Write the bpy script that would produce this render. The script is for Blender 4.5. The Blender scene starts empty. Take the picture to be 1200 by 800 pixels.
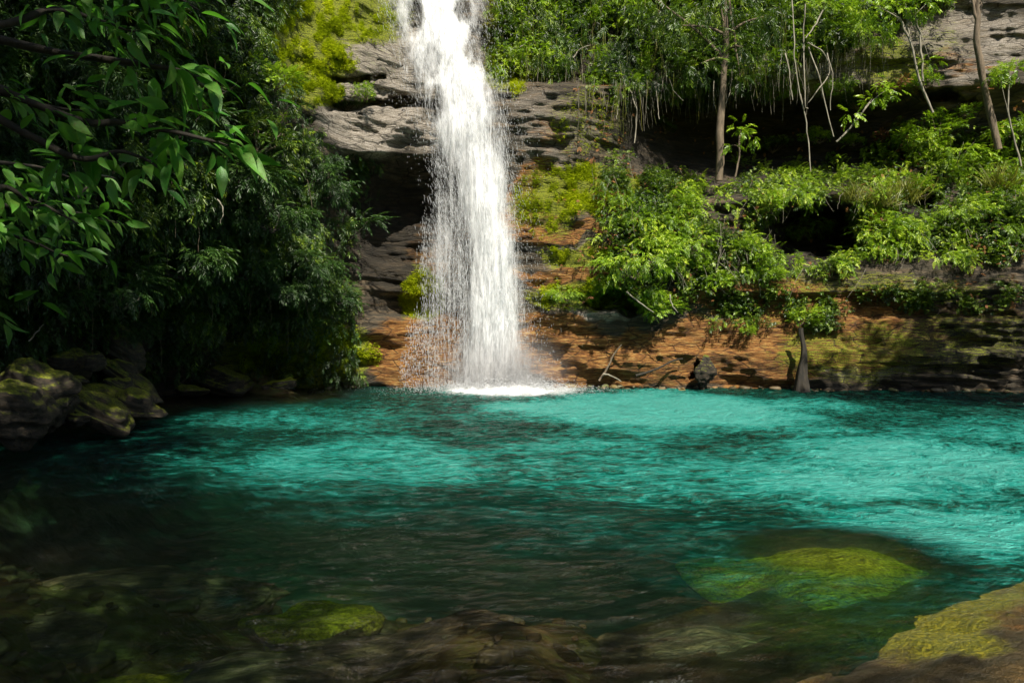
import bpy, math, random
import numpy as np
from mathutils import Vector

random.seed(7)
rng = np.random.default_rng(11)
SC = bpy.context.scene
COL = SC.collection
F = 811.0            # focal length in pixels of a 1200 px wide frame
HZ = 374.0           # horizon row
CAM_Z = 2.0

# ------------------------------------------------------------------ maths
def P(px, py, Y):
    px = np.asarray(px, float); py = np.asarray(py, float); Y = np.asarray(Y, float)
    return np.stack([Y*(px-600)/F, Y+0*px, CAM_Z+Y*(HZ-py)/F], -1)

def _h(i, j, k, s):
    n = (i*374761393 + j*668265263 + k*2147483647 + s*974711) & 0xffffffff
    n = ((n ^ (n >> 13))*1274126177) & 0xffffffff
    n = ((n ^ (n >> 16))*2246822519) & 0xffffffff
    return ((n ^ (n >> 15)) & 0xffffff)/float(0xffffff)

def vnoise(x, y, z=0.0, s=0):
    x, y, z = np.broadcast_arrays(np.asarray(x, float), np.asarray(y, float), np.asarray(z, float))
    i, j, k = np.floor(x).astype(np.int64), np.floor(y).astype(np.int64), np.floor(z).astype(np.int64)
    u, v, w = x-i, y-j, z-k
    u, v, w = u*u*(3-2*u), v*v*(3-2*v), w*w*(3-2*w)
    r = 0
    for a in (0, 1):
        for b in (0, 1):
            for c in (0, 1):
                r = r + _h(i+a, j+b, k+c, s)*(u if a else 1-u)*(v if b else 1-v)*(w if c else 1-w)
    return r*2-1

def fbm(x, y, z=0.0, s=0, o=4, g=0.5):
    r, a = 0, 1.0
    for q in range(o):
        r = r + a*vnoise(np.asarray(x)*2**q, np.asarray(y)*2**q, np.asarray(z)*2**q, s+q*17)
        a *= g
    return r

def sst(a, b, x):
    t = np.clip((x-a)/(b-a), 0, 1)
    return t*t*(3-2*t)

# ------------------------------------------------------------------ mesh helpers
def mesh_from(name, v, f, mat=None, attrs=None, smooth=False, tri=None):
    """v (n,3); f (m,k) array with constant k, or a list of such arrays"""
    me = bpy.data.meshes.new(name)
    fs = f if isinstance(f, (list, tuple)) else [f]
    fs = [np.asarray(q, np.int32) for q in fs if len(q)]
    v = np.asarray(v, np.float32)
    me.vertices.add(len(v)); me.vertices.foreach_set('co', v.ravel())
    nl = sum(q.size for q in fs); npoly = sum(len(q) for q in fs)
    me.loops.add(nl); me.polygons.add(npoly)
    me.loops.foreach_set('vertex_index', np.concatenate([q.ravel() for q in fs]))
    tot = np.concatenate([np.full(len(q), q.shape[1], np.int32) for q in fs])
    st = np.concatenate([[0], np.cumsum(tot)[:-1]]).astype(np.int32)
    me.polygons.foreach_set('loop_start', st)
    me.polygons.foreach_set('loop_total', tot)
    if smooth: me.polygons.foreach_set('use_smooth', np.ones(npoly, bool))
    for k, a in (attrs or {}).items():
        at = me.attributes.new(k, 'FLOAT', 'POINT')
        at.data.foreach_set('value', np.asarray(a, np.float32))
    me.update(calc_edges=True)
    if mat: me.materials.append(mat)
    return me

def link(name, me, parent=None, loc=None, kind=None, label=None, cat=None, group=None):
    o = bpy.data.objects.new(name, me); COL.objects.link(o)
    if parent: o.parent = parent
    if loc is not None: o.location = loc
    if kind: o['kind'] = kind
    if label: o['label'] = label
    if cat: o['category'] = cat
    if group: o['group'] = group
    return o

class MB:
    def __init__(s): s.v = []; s.f3 = []; s.f4 = []; s.t = []; s.n = 0
    def add(s, v, f3=None, f4=None, tint=0.5):
        v = np.asarray(v, float).reshape(-1, 3)
        s.v.append(v)
        s.t.append(np.broadcast_to(np.asarray(tint, float), (len(v),)).copy())
        if f3 is not None and len(f3): s.f3.append(np.asarray(f3, np.int64)+s.n)
        if f4 is not None and len(f4): s.f4.append(np.asarray(f4, np.int64)+s.n)
        s.n += len(v)
    def inst(s, tv, tf, R, T, S, tint, ttint=None):
        """copy template (k,3)/(m,3) with rotation R (N,3,3), place T (N,3), size S (N,)"""
        N, k = len(T), len(tv)
        v = np.einsum('nij,kj->nki', R, tv)*np.asarray(S)[:, None, None]+np.asarray(T)[:, None, :]
        f = (np.asarray(tf)[None]+(np.arange(N)*k)[:, None, None]).reshape(-1, tf.shape[1])
        t = np.repeat(np.asarray(tint), k)
        if ttint is not None: t = np.clip(t+np.tile(ttint, N), 0, 1)
        if tf.shape[1] == 3: s.add(v.reshape(-1, 3), f3=f, tint=t)
        else: s.add(v.reshape(-1, 3), f4=f, tint=t)
    def arrays(s):
        v = np.concatenate(s.v)
        f3 = np.concatenate(s.f3) if s.f3 else np.zeros((0, 3), int)
        f4 = np.concatenate(s.f4) if s.f4 else np.zeros((0, 4), int)
        return v, f3, f4, np.concatenate(s.t)
    def mesh(s, name, mat, smooth=False):
        v, f3, f4, t = s.arrays()
        return mesh_from(name, v, [f3, f4], mat, {'tint': t}, smooth)

def basis(d, up=None, roll=None):
    """columns: x along d, z near up"""
    d = d/np.linalg.norm(d, axis=1, keepdims=True)
    up = np.broadcast_to(np.array([0, 0, 1.0]) if up is None else up, d.shape)
    y = np.cross(up, d); n = np.linalg.norm(y, axis=1, keepdims=True)
    y = np.where(n < 1e-4, [[0, 1.0, 0]], y/np.maximum(n, 1e-6)); z = np.cross(d, y)
    if roll is not None:
        c, s_ = np.cos(roll)[:, None], np.sin(roll)[:, None]
        y, z = y*c+z*s_, z*c-y*s_
    return np.stack([d, y, z], -1)

def catmull(pts, n=6):
    pts = np.asarray(pts, float)
    p = np.vstack([2*pts[0]-pts[1], pts, 2*pts[-1]-pts[-2]])
    out = []
    for i in range(1, len(p)-2):
        for t in np.linspace(0, 1, n, endpoint=False):
            a, b, c, d = p[i-1], p[i], p[i+1], p[i+2]
            out.append(.5*((2*b)+(-a+c)*t+(2*a-5*b+4*c-d)*t*t+(-a+3*b-3*c+d)*t**3))
    out.append(pts[-1]); return np.array(out)

def tube(mb, pts, r0, r1, seg=6, n=5, wob=0.0, tint=0.5):
    c = catmull(pts, n); m = len(c)
    if wob:
        q = np.linspace(0, 9, m); sd = random.randint(0, 999)
        c = c+wob*np.stack([vnoise(q, sd*1.3, 0, 1), vnoise(q, sd*1.7, 0, 2), .4*vnoise(q, sd*2.1, 0, 3)], -1)
    t = np.gradient(c, axis=0); t /= np.linalg.norm(t, axis=1, keepdims=True)+1e-9
    a = np.cross(t, np.array([.31, .2, .93]) if abs(t[0, 2]) < .8 else np.array([1., .1, 0]))
    a /= np.linalg.norm(a, axis=1, keepdims=True)+1e-9; b = np.cross(t, a)
    r = np.linspace(1, 0, m)[:, None]*(r0-r1)+r1
    r = r*(1+.12*vnoise(np.arange(m)*.9, r0*777, 0, 5))[:, None]
    th = np.linspace(0, 2*np.pi, seg, endpoint=False)
    v = c[:, None]+r[:, None]*(np.cos(th)[None, :, None]*a[:, None]+np.sin(th)[None, :, None]*b[:, None])
    i = np.arange(m-1)[:, None]*seg; j = np.arange(seg)[None]; k = (j+1) % seg
    f = np.stack([i+j, i+k, i+seg+k, i+seg+j], -1).reshape(-1, 4)
    mb.add(v.reshape(-1, 3), f4=f, tint=tint)
    return c

# ------------------------------------------------------------------ materials
def nt(name):
    m = bpy.data.materials.new(name); m.use_nodes = True
    t = m.node_tree; t.nodes.clear()
    return m, t
class N:
    def __init__(s, t): s.t = t
    def __call__(s, ty, ins=None, **kw):
        n = s.t.nodes.new(ty)
        for k, v in kw.items(): setattr(n, k, v)
        for k, v in (ins or {}).items():
            if isinstance(v, bpy.types.NodeSocket): s.t.links.new(v, n.inputs[k])
            else: n.inputs[k].default_value = v
        return n
    def math(s, op, a, b=0.0, c=None, clamp=False):
        ins = {0: a, 1: b}
        if c is not None: ins[2] = c
        return s('ShaderNodeMath', ins, operation=op, use_clamp=clamp).outputs[0]
    def mix(s, f, a, b, bt='MIX'):
        n = s('ShaderNodeMix', None, data_type='RGBA', blend_type=bt)
        for k, v in ((0, f), (6, a), (7, b)):
            if isinstance(v, bpy.types.NodeSocket): s.t.links.new(v, n.inputs[k])
            else: n.inputs[k].default_value = v if k == 0 or len(v) == 4 else (*v, 1)
        return n.outputs[2]
    def noise(s, vec, scale, detail=4, rough=.55, dist=0.0):
        return s('ShaderNodeTexNoise', {'Vector': vec, 'Scale': scale, 'Detail': detail, 'Roughness': rough, 'Distortion': dist}).outputs[0]
    def ramp(s, f, *st):
        n = s('ShaderNodeValToRGB', {0: f}); e = n.color_ramp.elements
        while len(e) < len(st): e.new(.5)
        for q, (p, c) in zip(e, st):
            q.position = p; q.color = (*c, 1) if not isinstance(c, (int, float)) else (c, c, c, 1)
        return n.outputs[0]
    def mapr(s, v, a, b, c=0.0, d=1.0):
        return s('ShaderNodeMapRange', {0: v, 1: a, 2: b, 3: c, 4: d}, clamp=True).outputs[0]
    def attr(s, name): return s('ShaderNodeAttribute', attribute_name=name).outputs['Fac']
    def pos(s, sc=(1, 1, 1)):
        g = s('ShaderNodeNewGeometry').outputs['Position']
        return s('ShaderNodeMapping', {'Vector': g, 'Scale': sc}).outputs[0]
    def opos(s, sc=(1, 1, 1)):
        g = s('ShaderNodeTexCoord').outputs['Object']
        return s('ShaderNodeMapping', {'Vector': g, 'Scale': sc}).outputs[0]
    def out(s, sh, vol=None):
        o = s('ShaderNodeOutputMaterial')
        s.t.links.new(sh, o.inputs['Surface'])
        if vol: s.t.links.new(vol, o.inputs['Volume'])

def leaf_mat(name, dark, mid, light, rough=.42, transl=.3, spec=.5):
    m, t = nt(name); n = N(t)
    col = n.ramp(n.attr('tint'), (0, dark), (.55, mid), (1, light))
    p = n('ShaderNodeBsdfPrincipled', {'Base Color': col, 'Roughness': rough, 'Specular IOR Level': spec})
    tc = n.mix(.5, col, (mid[0]*1.6+.03, mid[1]*1.6+.05, mid[2]*.6), 'MIX')
    tr = n('ShaderNodeBsdfTranslucent', {'Color': tc})
    n.out(n('ShaderNodeMixShader', {0: transl, 1: p.outputs[0], 2: tr.outputs[0]}).outputs[0])
    return m

M = {}
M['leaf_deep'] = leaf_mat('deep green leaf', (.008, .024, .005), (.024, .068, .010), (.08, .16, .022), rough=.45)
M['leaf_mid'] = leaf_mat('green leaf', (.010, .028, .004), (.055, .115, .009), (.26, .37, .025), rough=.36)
M['leaf_bright'] = leaf_mat('fresh green leaf', (.030, .075, .005), (.21, .36, .012), (.50, .62, .05), rough=.36)
M['leaf_yellow'] = leaf_mat('yellow green grass', (.07, .08, .012), (.17, .19, .025), (.30, .28, .05))
M['leaf_near'] = leaf_mat('broad glossy leaf', (.025, .09, .012), (.070, .25, .028), (.16, .40, .05), rough=.26, transl=.45)
def _near():
    m = M['leaf_near']; t = m.node_tree; n = N(t); rm = [q for q in t.nodes if q.type == 'VALTORGB'][0]; pr = [q for q in t.nodes if q.type == 'BSDF_PRINCIPLED'][0]
    k = n.noise(n.opos(), 7, 4, .6); sp = n.noise(n.opos(), 60, 3, .6)
    c1 = n.mix(n.mapr(k, .42, .62), rm.outputs[0], (.10, .22, .02)); c2 = n.mix(n.mapr(sp, .62, .70), c1, (.12, .07, .02))
    t.links.new(c2, pr.inputs['Base Color']); t.links.new(n.mapr(k, .3, .7, .35, .7), pr.inputs['Roughness'])
    t.links.new(n('ShaderNodeBump', {'Height': sp, 'Strength': .4, 'Distance': .01}).outputs[0], pr.inputs['Normal'])
_near()
M['moss'] = leaf_mat('moss tufts', (.10, .14, .006), (.36, .45, .010), (.58, .62, .02), rough=.8, transl=.25, spec=.1)
M['dry'] = leaf_mat('dry orange leaf', (.08, .03, .008), (.22, .08, .02), (.34, .16, .04), rough=.7, transl=.2)

def bark_mat(name, a, b):
    m, t = nt(name); n = N(t)
    v = n.pos((1, 1, .25))
    k = n.noise(v, 14, 5, .65)
    col = n.ramp(k, (.3, a), (.65, b))
    bp = n('ShaderNodeBump', {'Height': k, 'Strength': .6, 'Distance': .03})
    n.out(n('ShaderNodeBsdfPrincipled', {'Base Color': col, 'Roughness': .85, 'Normal': bp.outputs[0]}).outputs[0])
    return m
M['bark_pale'] = bark_mat('pale bark', (.10, .085, .06), (.34, .31, .24))
M['bark_brown'] = bark_mat('brown bark', (.06, .045, .028), (.20, .15, .10))
M['bark_dark'] = bark_mat('dark bark', (.008, .007, .005), (.035, .028, .018))

def rock_mat(name, cliff=False, mossk=.0, tone=1.0, wet=.5, lay=1.0, hue=None):
    m, t = nt(name); n = N(t)
    p1 = n.pos() if cliff else n.opos()
    K = 1 if cliff else 2.2
    lv = n.pos((.35, .35, 2.6*lay)) if cliff else n.opos((.7, 3.2, 6.0*lay))
    strata = n.noise(lv, 3.0, 8, .72, .25)
    fine = n.noise(n.pos((.6, .6, 7.5*lay)) if cliff else n.opos((1.0, 2.0, 5.0*lay)), 6.0, 7, .72, .35)
    big = n.noise(p1, .7, 4, .6)
    grit = n.noise(p1, 34, 5, .7)
    crack = n('ShaderNodeTexVoronoi', {'Vector': n.opos((.8, .8, 3.2)) if not cliff else n.pos((.8, .8, 3.2)), 'Scale': 1.5}, feature='DISTANCE_TO_EDGE').outputs[0]
    crk = n.mapr(crack, 0, .045 if cliff and not hue else .001)
    base = n.ramp(strata, (.30, tuple(q*tone for q in (.018, .015, .010))), (.5, tuple(q*tone for q in (.085, .070, .048))), (.68, tuple(q*tone for q in (.27, .19, .11))))
    if cliff:
        pale = n.ramp(n.math('MULTIPLY_ADD', fine, .6, n.math('MULTIPLY', grit, .4)), (.38, (.05, .04, .028)), (.47, (.27, .23, .18)), (.58, (.62, .56, .48)))
        base = n.mix(n.mapr(n.math('ADD', n.attr('pale'), n.math('MULTIPLY_ADD', big, .5, -.25)), .3, .62), base, pale)
        rust = n.ramp(fine, (.36, (.04, .018, .008)), (.46, (.20, .08, .020)), (.54, (.40, .175, .038)), (.62, (.56, .38, .13)))
        rm = n.mapr(n.math('ADD', n.attr('rust'), n.math('ADD', n.math('MULTIPLY_ADD', strata, 1.3, -.65), n.math('MULTIPLY_ADD', big, .8, -.4))), .38, .62)
        base = n.mix(rm, base, rust)
        base = n.mix(n.mapr(n.math('ADD', n.attr('damp_shade'), n.math('MULTIPLY_ADD', big, .8, -.4)), .3, .7, 0, .7), base, (.026, .021, .014))  # darkens the rock colour: painted shade together with damp
        mm = n.mapr(n.math('ADD', n.attr('moss'), n.math('ADD', n.math('MULTIPLY_ADD', fine, 2.0, -1.0), n.math('MULTIPLY_ADD', grit, .5, -.25))), .45 if tone == 1 else .3, .62 if tone == 1 else .95)
    else:
        geo = n('ShaderNodeNewGeometry'); nz = n('ShaderNodeSeparateXYZ', {0: geo.outputs['Normal']}).outputs[2]
        mm = n.mapr(n.math('ADD', n.math('MULTIPLY', nz, mossk), n.math('MULTIPLY_ADD', fine, 1.0, -.5)), .3 if mossk < 1 else .0, .6 if mossk < 1 else .5) if mossk else 0.0
    if cliff or mossk:
        moss = n.ramp(grit, (.35, (.10, .12, .008)), (.5, (.38, .40, .012)), (.65, (.66, .62, .03))) if mossk >= 1 else n.ramp(grit, (.35, (.06, .08, .006)), (.5, (.20, .24, .012)), (.65, (.42, .42, .02)))
        base = n.mix(mm, base, moss)
    if hue: base = n.mix(1.0, base, hue, 'MULTIPLY')
    base = n.mix(n.math('MULTIPLY', n.math('SUBTRACT', 1.0, crk), .7), base, (.012, .010, .008))
    h = n.math('ADD', n.math('MULTIPLY', strata, 1.0), n.math('ADD', n.math('MULTIPLY', fine, .7), n.math('ADD', n.math('MULTIPLY', grit, .22), n.math('MULTIPLY', crk, .25))))
    bp = n('ShaderNodeBump', {'Height': h, 'Strength': .85, 'Distance': .30 if cliff else .10})
    rg = n.mapr(big, .35, .7, .85-.5*wet, .95 if not hue else .5)
    pr = n('ShaderNodeBsdfPrincipled', {'Base Color': base, 'Roughness': rg, 'Specular IOR Level': .4, 'Normal': bp.outputs[0]})
    n.out(pr.outputs[0])
    return m
M['cliff'] = rock_mat('layered cliff rock', True)
M['rock'] = rock_mat('dark layered boulder', False, .55, .40, .7)
M['rock_bank'] = rock_mat('brown worn rock', False, .25, .7, .9, .6)
M['bank'] = rock_mat('brown worn bank rock', True, tone=.9, wet=1.2, lay=.5, hue=(.72, .60, .27))
M['rock_moss'] = rock_mat('algae covered rock', False, 1.0, 1.7, .3)
_m, _t = nt('mixed river stones'); _n = N(_t)
_ri = _n('ShaderNodeNewGeometry').outputs['Random Per Island']
_c = _n.ramp(_ri, (0, (.05, .035, .02)), (.3, (.16, .10, .04)), (.55, (.30, .24, .14)), (.8, (.16, .18, .05)), (1, (.38, .20, .06)))
_n.out(_n('ShaderNodeBsdfPrincipled', {'Base Color': _n.mix(_n.noise(_n.pos(), 25, 4), _c, (.03, .03, .015)), 'Roughness': .6}).outputs[0])
M['pebble'] = _m
M['rock_sub'] = rock_mat('submerged brown rock', False, .25, 2.2, .3)

# ------------------------------------------------------------------ cliff shape
GX = np.array([-500, -200, 0, 100, 200, 300, 360, 420, 470, 540, 600, 660, 720, 800, 900, 1000, 1100, 1200, 1400, 1700], float)
ROWS = [
 (-500, [8, 9, 10.5, 12.5, 15, 18, 20.5, 22.5, 23.3, 24, 24, 24, 24, 24.5, 25, 25, 24.5, 24, 23, 22]),
 (-120, [8, 9, 10.2, 12, 14, 17, 19.2, 21, 22.2, 22.6, 23, 23.4, 23.4, 23.4, 23.4, 23.2, 23, 22.5, 21, 20]),
 (0,    [8, 9, 10, 11.5, 13.5, 16, 18.5, 20, 21.3, 21.5, 22.2, 22.8, 22.8, 22.8, 22.6, 22.4, 22.2, 21.8, 20, 19]),
 (60,   [7.8, 8.8, 9.8, 11.2, 13.2, 15.7, 18, 19.6, 20.8, 21.0, 21.9, 22.5, 22.5, 22.5, 22.4, 22.2, 22, 21.5, 20, 19]),
 (93,   [7.8, 8.8, 9.8, 11.2, 13.1, 15.5, 17.9, 19.5, 20.6, 20.8, 21.7, 22.3, 22.2, 22.4, 22.4, 22.2, 21.8, 21.3, 20, 19]),
 (99,   [7.8, 8.8, 9.8, 11.2, 13.1, 15.5, 17.8, 19.4, 20.5, 20.7, 20.6, 20.6, 21.0, 22.7, 22.8, 22.3, 21.8, 21.3, 20, 19]),
 (125,  [7.8, 8.8, 9.8, 11.2, 13.1, 15.4, 17.7, 19.5, 20.5, 20.6, 20.5, 20.5, 21.2, 25.2, 25.6, 24.2, 22.6, 22, 20.3, 19]),
 (180,  [7.8, 8.8, 9.8, 11.2, 13.0, 15.3, 17.5, 19.1, 20.0, 20.4, 20.3, 20.4, 21.2, 25.2, 25.6, 24.8, 23.4, 22.6, 20.3, 19]),
 (198,  [7.8, 8.8, 9.9, 11.3, 13.0, 15.3, 17.4, 20.4, 21.8, 21.4, 20.4, 20.3, 20.8, 24.0, 25.0, 24.2, 22.6, 22.0, 20, 19]),
 (230,  [7.8, 8.9, 10, 11.4, 13.2, 15.4, 17.4, 20.7, 22.0, 21.8, 20.5, 20.2, 20.3, 21.3, 20.9, 20.8, 21.2, 20.7, 19.5, 18.5]),
 (243,  [7.8, 8.9, 10, 11.4, 13.2, 15.4, 17.4, 20.7, 22.0, 21.8, 20.5, 20.2, 20.2, 20.8, 21.2, 21.4, 21.0, 20.6, 19.4, 18.5]),
 (300,  [7.7, 9, 10.3, 12, 14, 16.2, 17.6, 20.5, 21.8, 21.6, 20.5, 20.1, 19.9, 20.2, 20.9, 20.9, 20.3, 19.8, 19, 18]),
 (340,  [7.5, 9, 10.8, 12.6, 15, 17.2, 18.0, 20.4, 21.6, 21.5, 20.5, 20.1, 19.9, 19.9, 20.0, 19.9, 19.8, 19.3, 18.6, 17.6]),
 (347,  [7.4, 9, 11.2, 13.2, 16, 18.2, 18.4, 20.4, 22.2, 21.5, 20.5, 20.2, 20.1, 20.2, 20.3, 20.2, 20.0, 19.5, 18.5, 17.5]),
 (368,  [7.4, 9, 11.2, 13.2, 16, 18.2, 18.4, 20.4, 22.2, 21.5, 20.5, 20.2, 20.1, 20.2, 20.25, 20.15, 19.9, 19.45, 18.5, 17.5]),
 (376,  [7.3, 9, 11.3, 13.3, 16.3, 18.5, 18.6, 20.3, 20.5, 20.8, 20.5, 20.4, 20.3, 20.1, 19.9, 19.8, 19.6, 19.2, 18.5, 17.5]),
 (408,  [7.3, 9, 11.3, 13.3, 16.3, 18.9, 19.2, 20.3, 20.5, 20.8, 20.5, 20.4, 20.3, 20.05, 19.85, 19.7, 19.5, 19.1, 18.5, 17.5]),
 (414,  [7.3, 9, 11.4, 13.5, 16.6, 19.3, 19.6, 20.3, 20.4, 20.7, 20.4, 20.3, 20.15, 19.8, 19.6, 19.4, 19.2, 18.8, 18.2, 17.2]),
 (455,  [7, 9, 11.6, 14.0, 17.5, 20.2, 20.4, 20.4, 20.4, 20.6, 20.4, 20.3, 20.2, 20.0, 19.8, 19.5, 19.2, 18.8, 18, 17]),
 (700,  [7, 9, 11.6, 14.0, 17.5, 20.2, 20.4, 20.4, 20.4, 20.6, 20.4, 20.3, 20.2, 20.0, 19.8, 19.5, 19.2, 18.8, 18, 17]),
]
RY = np.array([r[0] for r in ROWS], float); RV = np.array([r[1] for r in ROWS], float)
def grid(px, py):
    px = np.clip(px, GX[0], GX[-1]-1e-6); py = np.clip(py, RY[0], RY[-1]-1e-6)
    i = np.searchsorted(GX, px, 'right')-1; j = np.searchsorted(RY, py, 'right')-1
    u = (px-GX[i])/(GX[i+1]-GX[i]); v = (py-RY[j])/(RY[j+1]-RY[j])
    u = u*u*(3-2*u)*.6+u*.4
    return RV[j, i]*(1-u)*(1-v)+RV[j, i+1]*u*(1-v)+RV[j+1, i]*(1-u)*v+RV[j+1, i+1]*u*v

RECESS = [(945, 272, 60, 30, 2.8), (808, 431, 8, 14, 1.1), (715, 352, 38, 16, 1.3), (1085, 238, 28, 12, 1.2), (450, 120, 70, 7, .9), (420, 92, 30, 5, .7), (1095, 110, 30, 8, .8)]
def cliffY(px, py):
    wx = px+14*fbm(px/60, py/60, 0, 3, 3); wy = py+3.5*fbm(px/70, py/50, 0, 5, 3)
    Y = grid(wx, wy)
    hx, hy = wx+9*fbm(px/14, py/10, 0, 15, 3), wy+5*fbm(px/16, py/9, 0, 19, 3)
    for cx, cy, rx, ry, dd in RECESS:
        Y = Y+dd*(1-sst(.6, 1.15, (np.abs((hx-cx)/rx)**2.5+np.abs((hy-cy)/ry)**2.5)**.4))
    p = P(px, py, Y); x, z = p[..., 0], p[..., 2]
    # beds: each stone layer sticks out by its own amount and is broken along its length
    zz = z+.03*x+.08*fbm(x*.35, z*.35, 0, 9, 3)
    d = 0
    for hgt, amp, ln, s in ((.62, .19, .45, 21), (.27, .12, .9, 33), (.11, .08, 1.6, 47)):
        q = zz/hgt+.25*vnoise(x*.7, z*.4, 0, s+1); k = np.floor(q); fr = q-k
        def blk(k1):
            u = x*ln*1.5+k1*7.31; i0 = np.floor(u); f0 = u-i0; m0 = sst(.84, 1, f0)
            return .55*vnoise(x*ln+k1*7.3, k1*3.7, 0, s)+.6*(vnoise(i0*1.37, k1*2.3, 0, s+2)*(1-m0)+vnoise((i0+1)*1.37, k1*2.3, 0, s+2)*m0)
        a = blk(k); b = blk(k+1)
        w = sst(.80, 1.0, fr)
        d = d+amp*(.25+1.3*sst(-.5, .6, fbm(x*.45, zz*.9, 0, s+3, 3)))*(a*(1-w)+b*w)
    d = d+.35*fbm(x*.5, Y*.3, z*.5, 61, 4)
    return Y-d*np.clip(Y/20, .5, 1)

def surf(px, py): return P(px, py, cliffY(px, py))

def blob(px, py, L):
    r = np.zeros(np.broadcast(px, py).shape)
    for cx, cy, rx, ry, s in L:
        d = np.sqrt(((px-cx)/rx)**2+((py-cy)/ry)**2)
        r = np.maximum(r, s*(1-sst(.55, 1.15, d)))
    return r
PALE = [(430, 100, 75, 95, 1), (395, 60, 50, 45, .9), (655, 150, 75, 62, .42), (1140, 50, 110, 65, .5), (960, 70, 90, 60, .55), (600, 60, 60, 45, .5),
        (700, 365, 60, 12, .6), (1010, 425, 90, 25, .55), (660, 292, 70, 8, .6), (500, 90, 60, 110, .7)]
RUST = [(520, 415, 115, 52, 1), (700, 420, 110, 45, .9), (860, 415, 130, 52, 1), (625, 240, 40, 60, .9), (665, 322, 80, 12, 1), (655, 272, 70, 12, 1), (650, 385, 70, 22, .8),
        (900, 350, 130, 25, .7), (1000, 385, 150, 60, .75), (1130, 370, 90, 30, .55), (640, 180, 50, 60, .35), (1120, 75, 60, 20, .5), (720, 90, 28, 8, 1), (1060, 160, 60, 30, .4), (520, 290, 60, 60, .5), (610, 30, 40, 40, .5)]
MOSS = [(420, 15, 70, 38, 1), (365, 75, 60, 60, 1), (340, 30, 60, 50, 1), (690, 225, 75, 38, .9), (640, 235, 50, 60, .55), (660, 278, 70, 14, .3), (690, 300, 70, 16, .8), (680, 345, 80, 22, .7), (495, 345, 32, 40, 1), (600, 60, 35, 60, .8),
        (1000, 415, 130, 45, .55), (1130, 400, 120, 60, .45), (880, 370, 120, 20, .4), (1020, 335, 220, 20, .5), (430, 60, 60, 50, .35), (690, 140, 70, 60, .42), (1040, 75, 70, 40, .6), (350, 415, 110, 60, .75), (1080, 50, 70, 40, .4), (250, 330, 200, 100, .4)]

DAMP_SHADE = [(820, 150, 130, 60, 1), (960, 190, 120, 90, 1), (450, 270, 60, 80, 1), (1110, 270, 90, 40, .8), (150, 330, 260, 150, .8), (945, 275, 70, 40, 1), (1140, 390, 100, 65, .85)]  # shade of hollows and shaded walls painted dark, along with wet rock
xs = np.concatenate([np.arange(-500, -10, 10), np.arange(-10, 1212, 2.2), np.arange(1212, 1701, 10)])
ys = np.concatenate([np.arange(-500, -20, 9), np.arange(-20, 470, 1.9), np.arange(470, 701, 12)])
PX, PY = np.meshgrid(xs, ys)
V = surf(PX, PY)
ny, nx = PX.shape
ii = (np.arange(ny-1)[:, None]*nx+np.arange(nx-1)[None]).ravel()
fc = np.stack([ii, ii+nx, ii+nx+1, ii+1], -1)
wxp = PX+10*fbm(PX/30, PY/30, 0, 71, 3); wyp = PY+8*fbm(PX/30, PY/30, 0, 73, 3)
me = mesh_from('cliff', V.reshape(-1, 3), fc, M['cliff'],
    {'damp_shade': blob(wxp, wyp, DAMP_SHADE).ravel(), 'pale': blob(wxp, wyp, PALE).ravel(), 'rust': blob(wxp, wyp, RUST).ravel(), 'moss': blob(wxp, wyp, MOSS).ravel()}, smooth=True)
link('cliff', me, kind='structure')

# ------------------------------------------------------------------ ground and pool bed
MOUNDS = [
 ('large rock under water thick with yellow green algae', 2.85, 6.0, -.15, (1.55, 1.2, .36), -20, 153, 'rock_moss'),
 ('small orange brown algae rock under the shaded near water', .15, 4.55, -.14, (.34, .34, .22), 20, 57, 'bank'),
 ('broad dark brown slab under the water in the near centre', -.9, 4.5, -.14, (1.6, .8, .26), 14, 59, 'rock_sub'),
 ('greenish flat stone under water at the bottom left', -2.1, 4.0, -.12, (.6, .45, .3), 10, 61, 'rock_moss'),
 ('long dark rock ridge under the shaded water on the left', -3.9, 6.3, -.34, (2.1, .9, .30), 14, 63, 'rock_sub'),
 ('pale green stone under water just past the dark central slab', -1.6, 5.5, -.32, (.6, .45, .22), 8, 65, 'rock_moss'),
 ('green tinted slab under water left of the big algae rock', 1.3, 4.7, -.17, (1.0, .6, .26), -10, 67, 'rock_sub'),
]
def bedz(x, y, ms=1.0):
    z = -2.5+.35*fbm(x*.4, y*.4, 0, 81, 3)
    z = z+2.02*(1-sst(4.2, 9.0, y+.45*x))+.16*vnoise(x*.9+.5*y, y*1.7, 0, 87)*(1-sst(6, 10, y))            # shelving up to the near bank
    xl = -11.3+np.clip((y-12)*.55, -3, 4.5)         # left shore
    z = z+2.6*(1-sst(0, 5.5, x-xl+1.2*fbm(x*.3, y*.3, 0, 83, 2)))
    z = z+3.2*(1-sst(-1.5, 2.2, y))                  # bank behind the camera
    rr = x-(6.5+np.maximum(y-4.6, 0)*1.6)
    z = z+2.3*sst(-1.6, 1.2, rr)*(1-sst(7, 12, y))
    z = z+3.0*sst(13.5, 17.5, x)+3.0*(1-sst(-16, -12, x))
    for q_ in MOUNDS:
        dd = np.hypot((x-q_[1])/(q_[4][0]*1.05*ms), (y-q_[2])/(q_[4][1]*1.05*ms)); z = np.maximum(z, -2.6+(2.6+q_[3]-.34)*(1-sst(.3, 1.35, dd)))
    far = np.maximum(np.abs(x)-30, 0)+np.maximum(-y-20, 0)
    return z+.05*far+.07*fbm(x*2, y*2, 0, 85, 3)
gx = np.concatenate([np.linspace(-140, -18, 25), np.arange(-17, 19, .16), np.linspace(20, 140, 25)])
gy = np.concatenate([np.linspace(-140, -5, 26), np.arange(-4, 21.6, .16), np.array([22.5, 24, 26, 30])])
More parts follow.
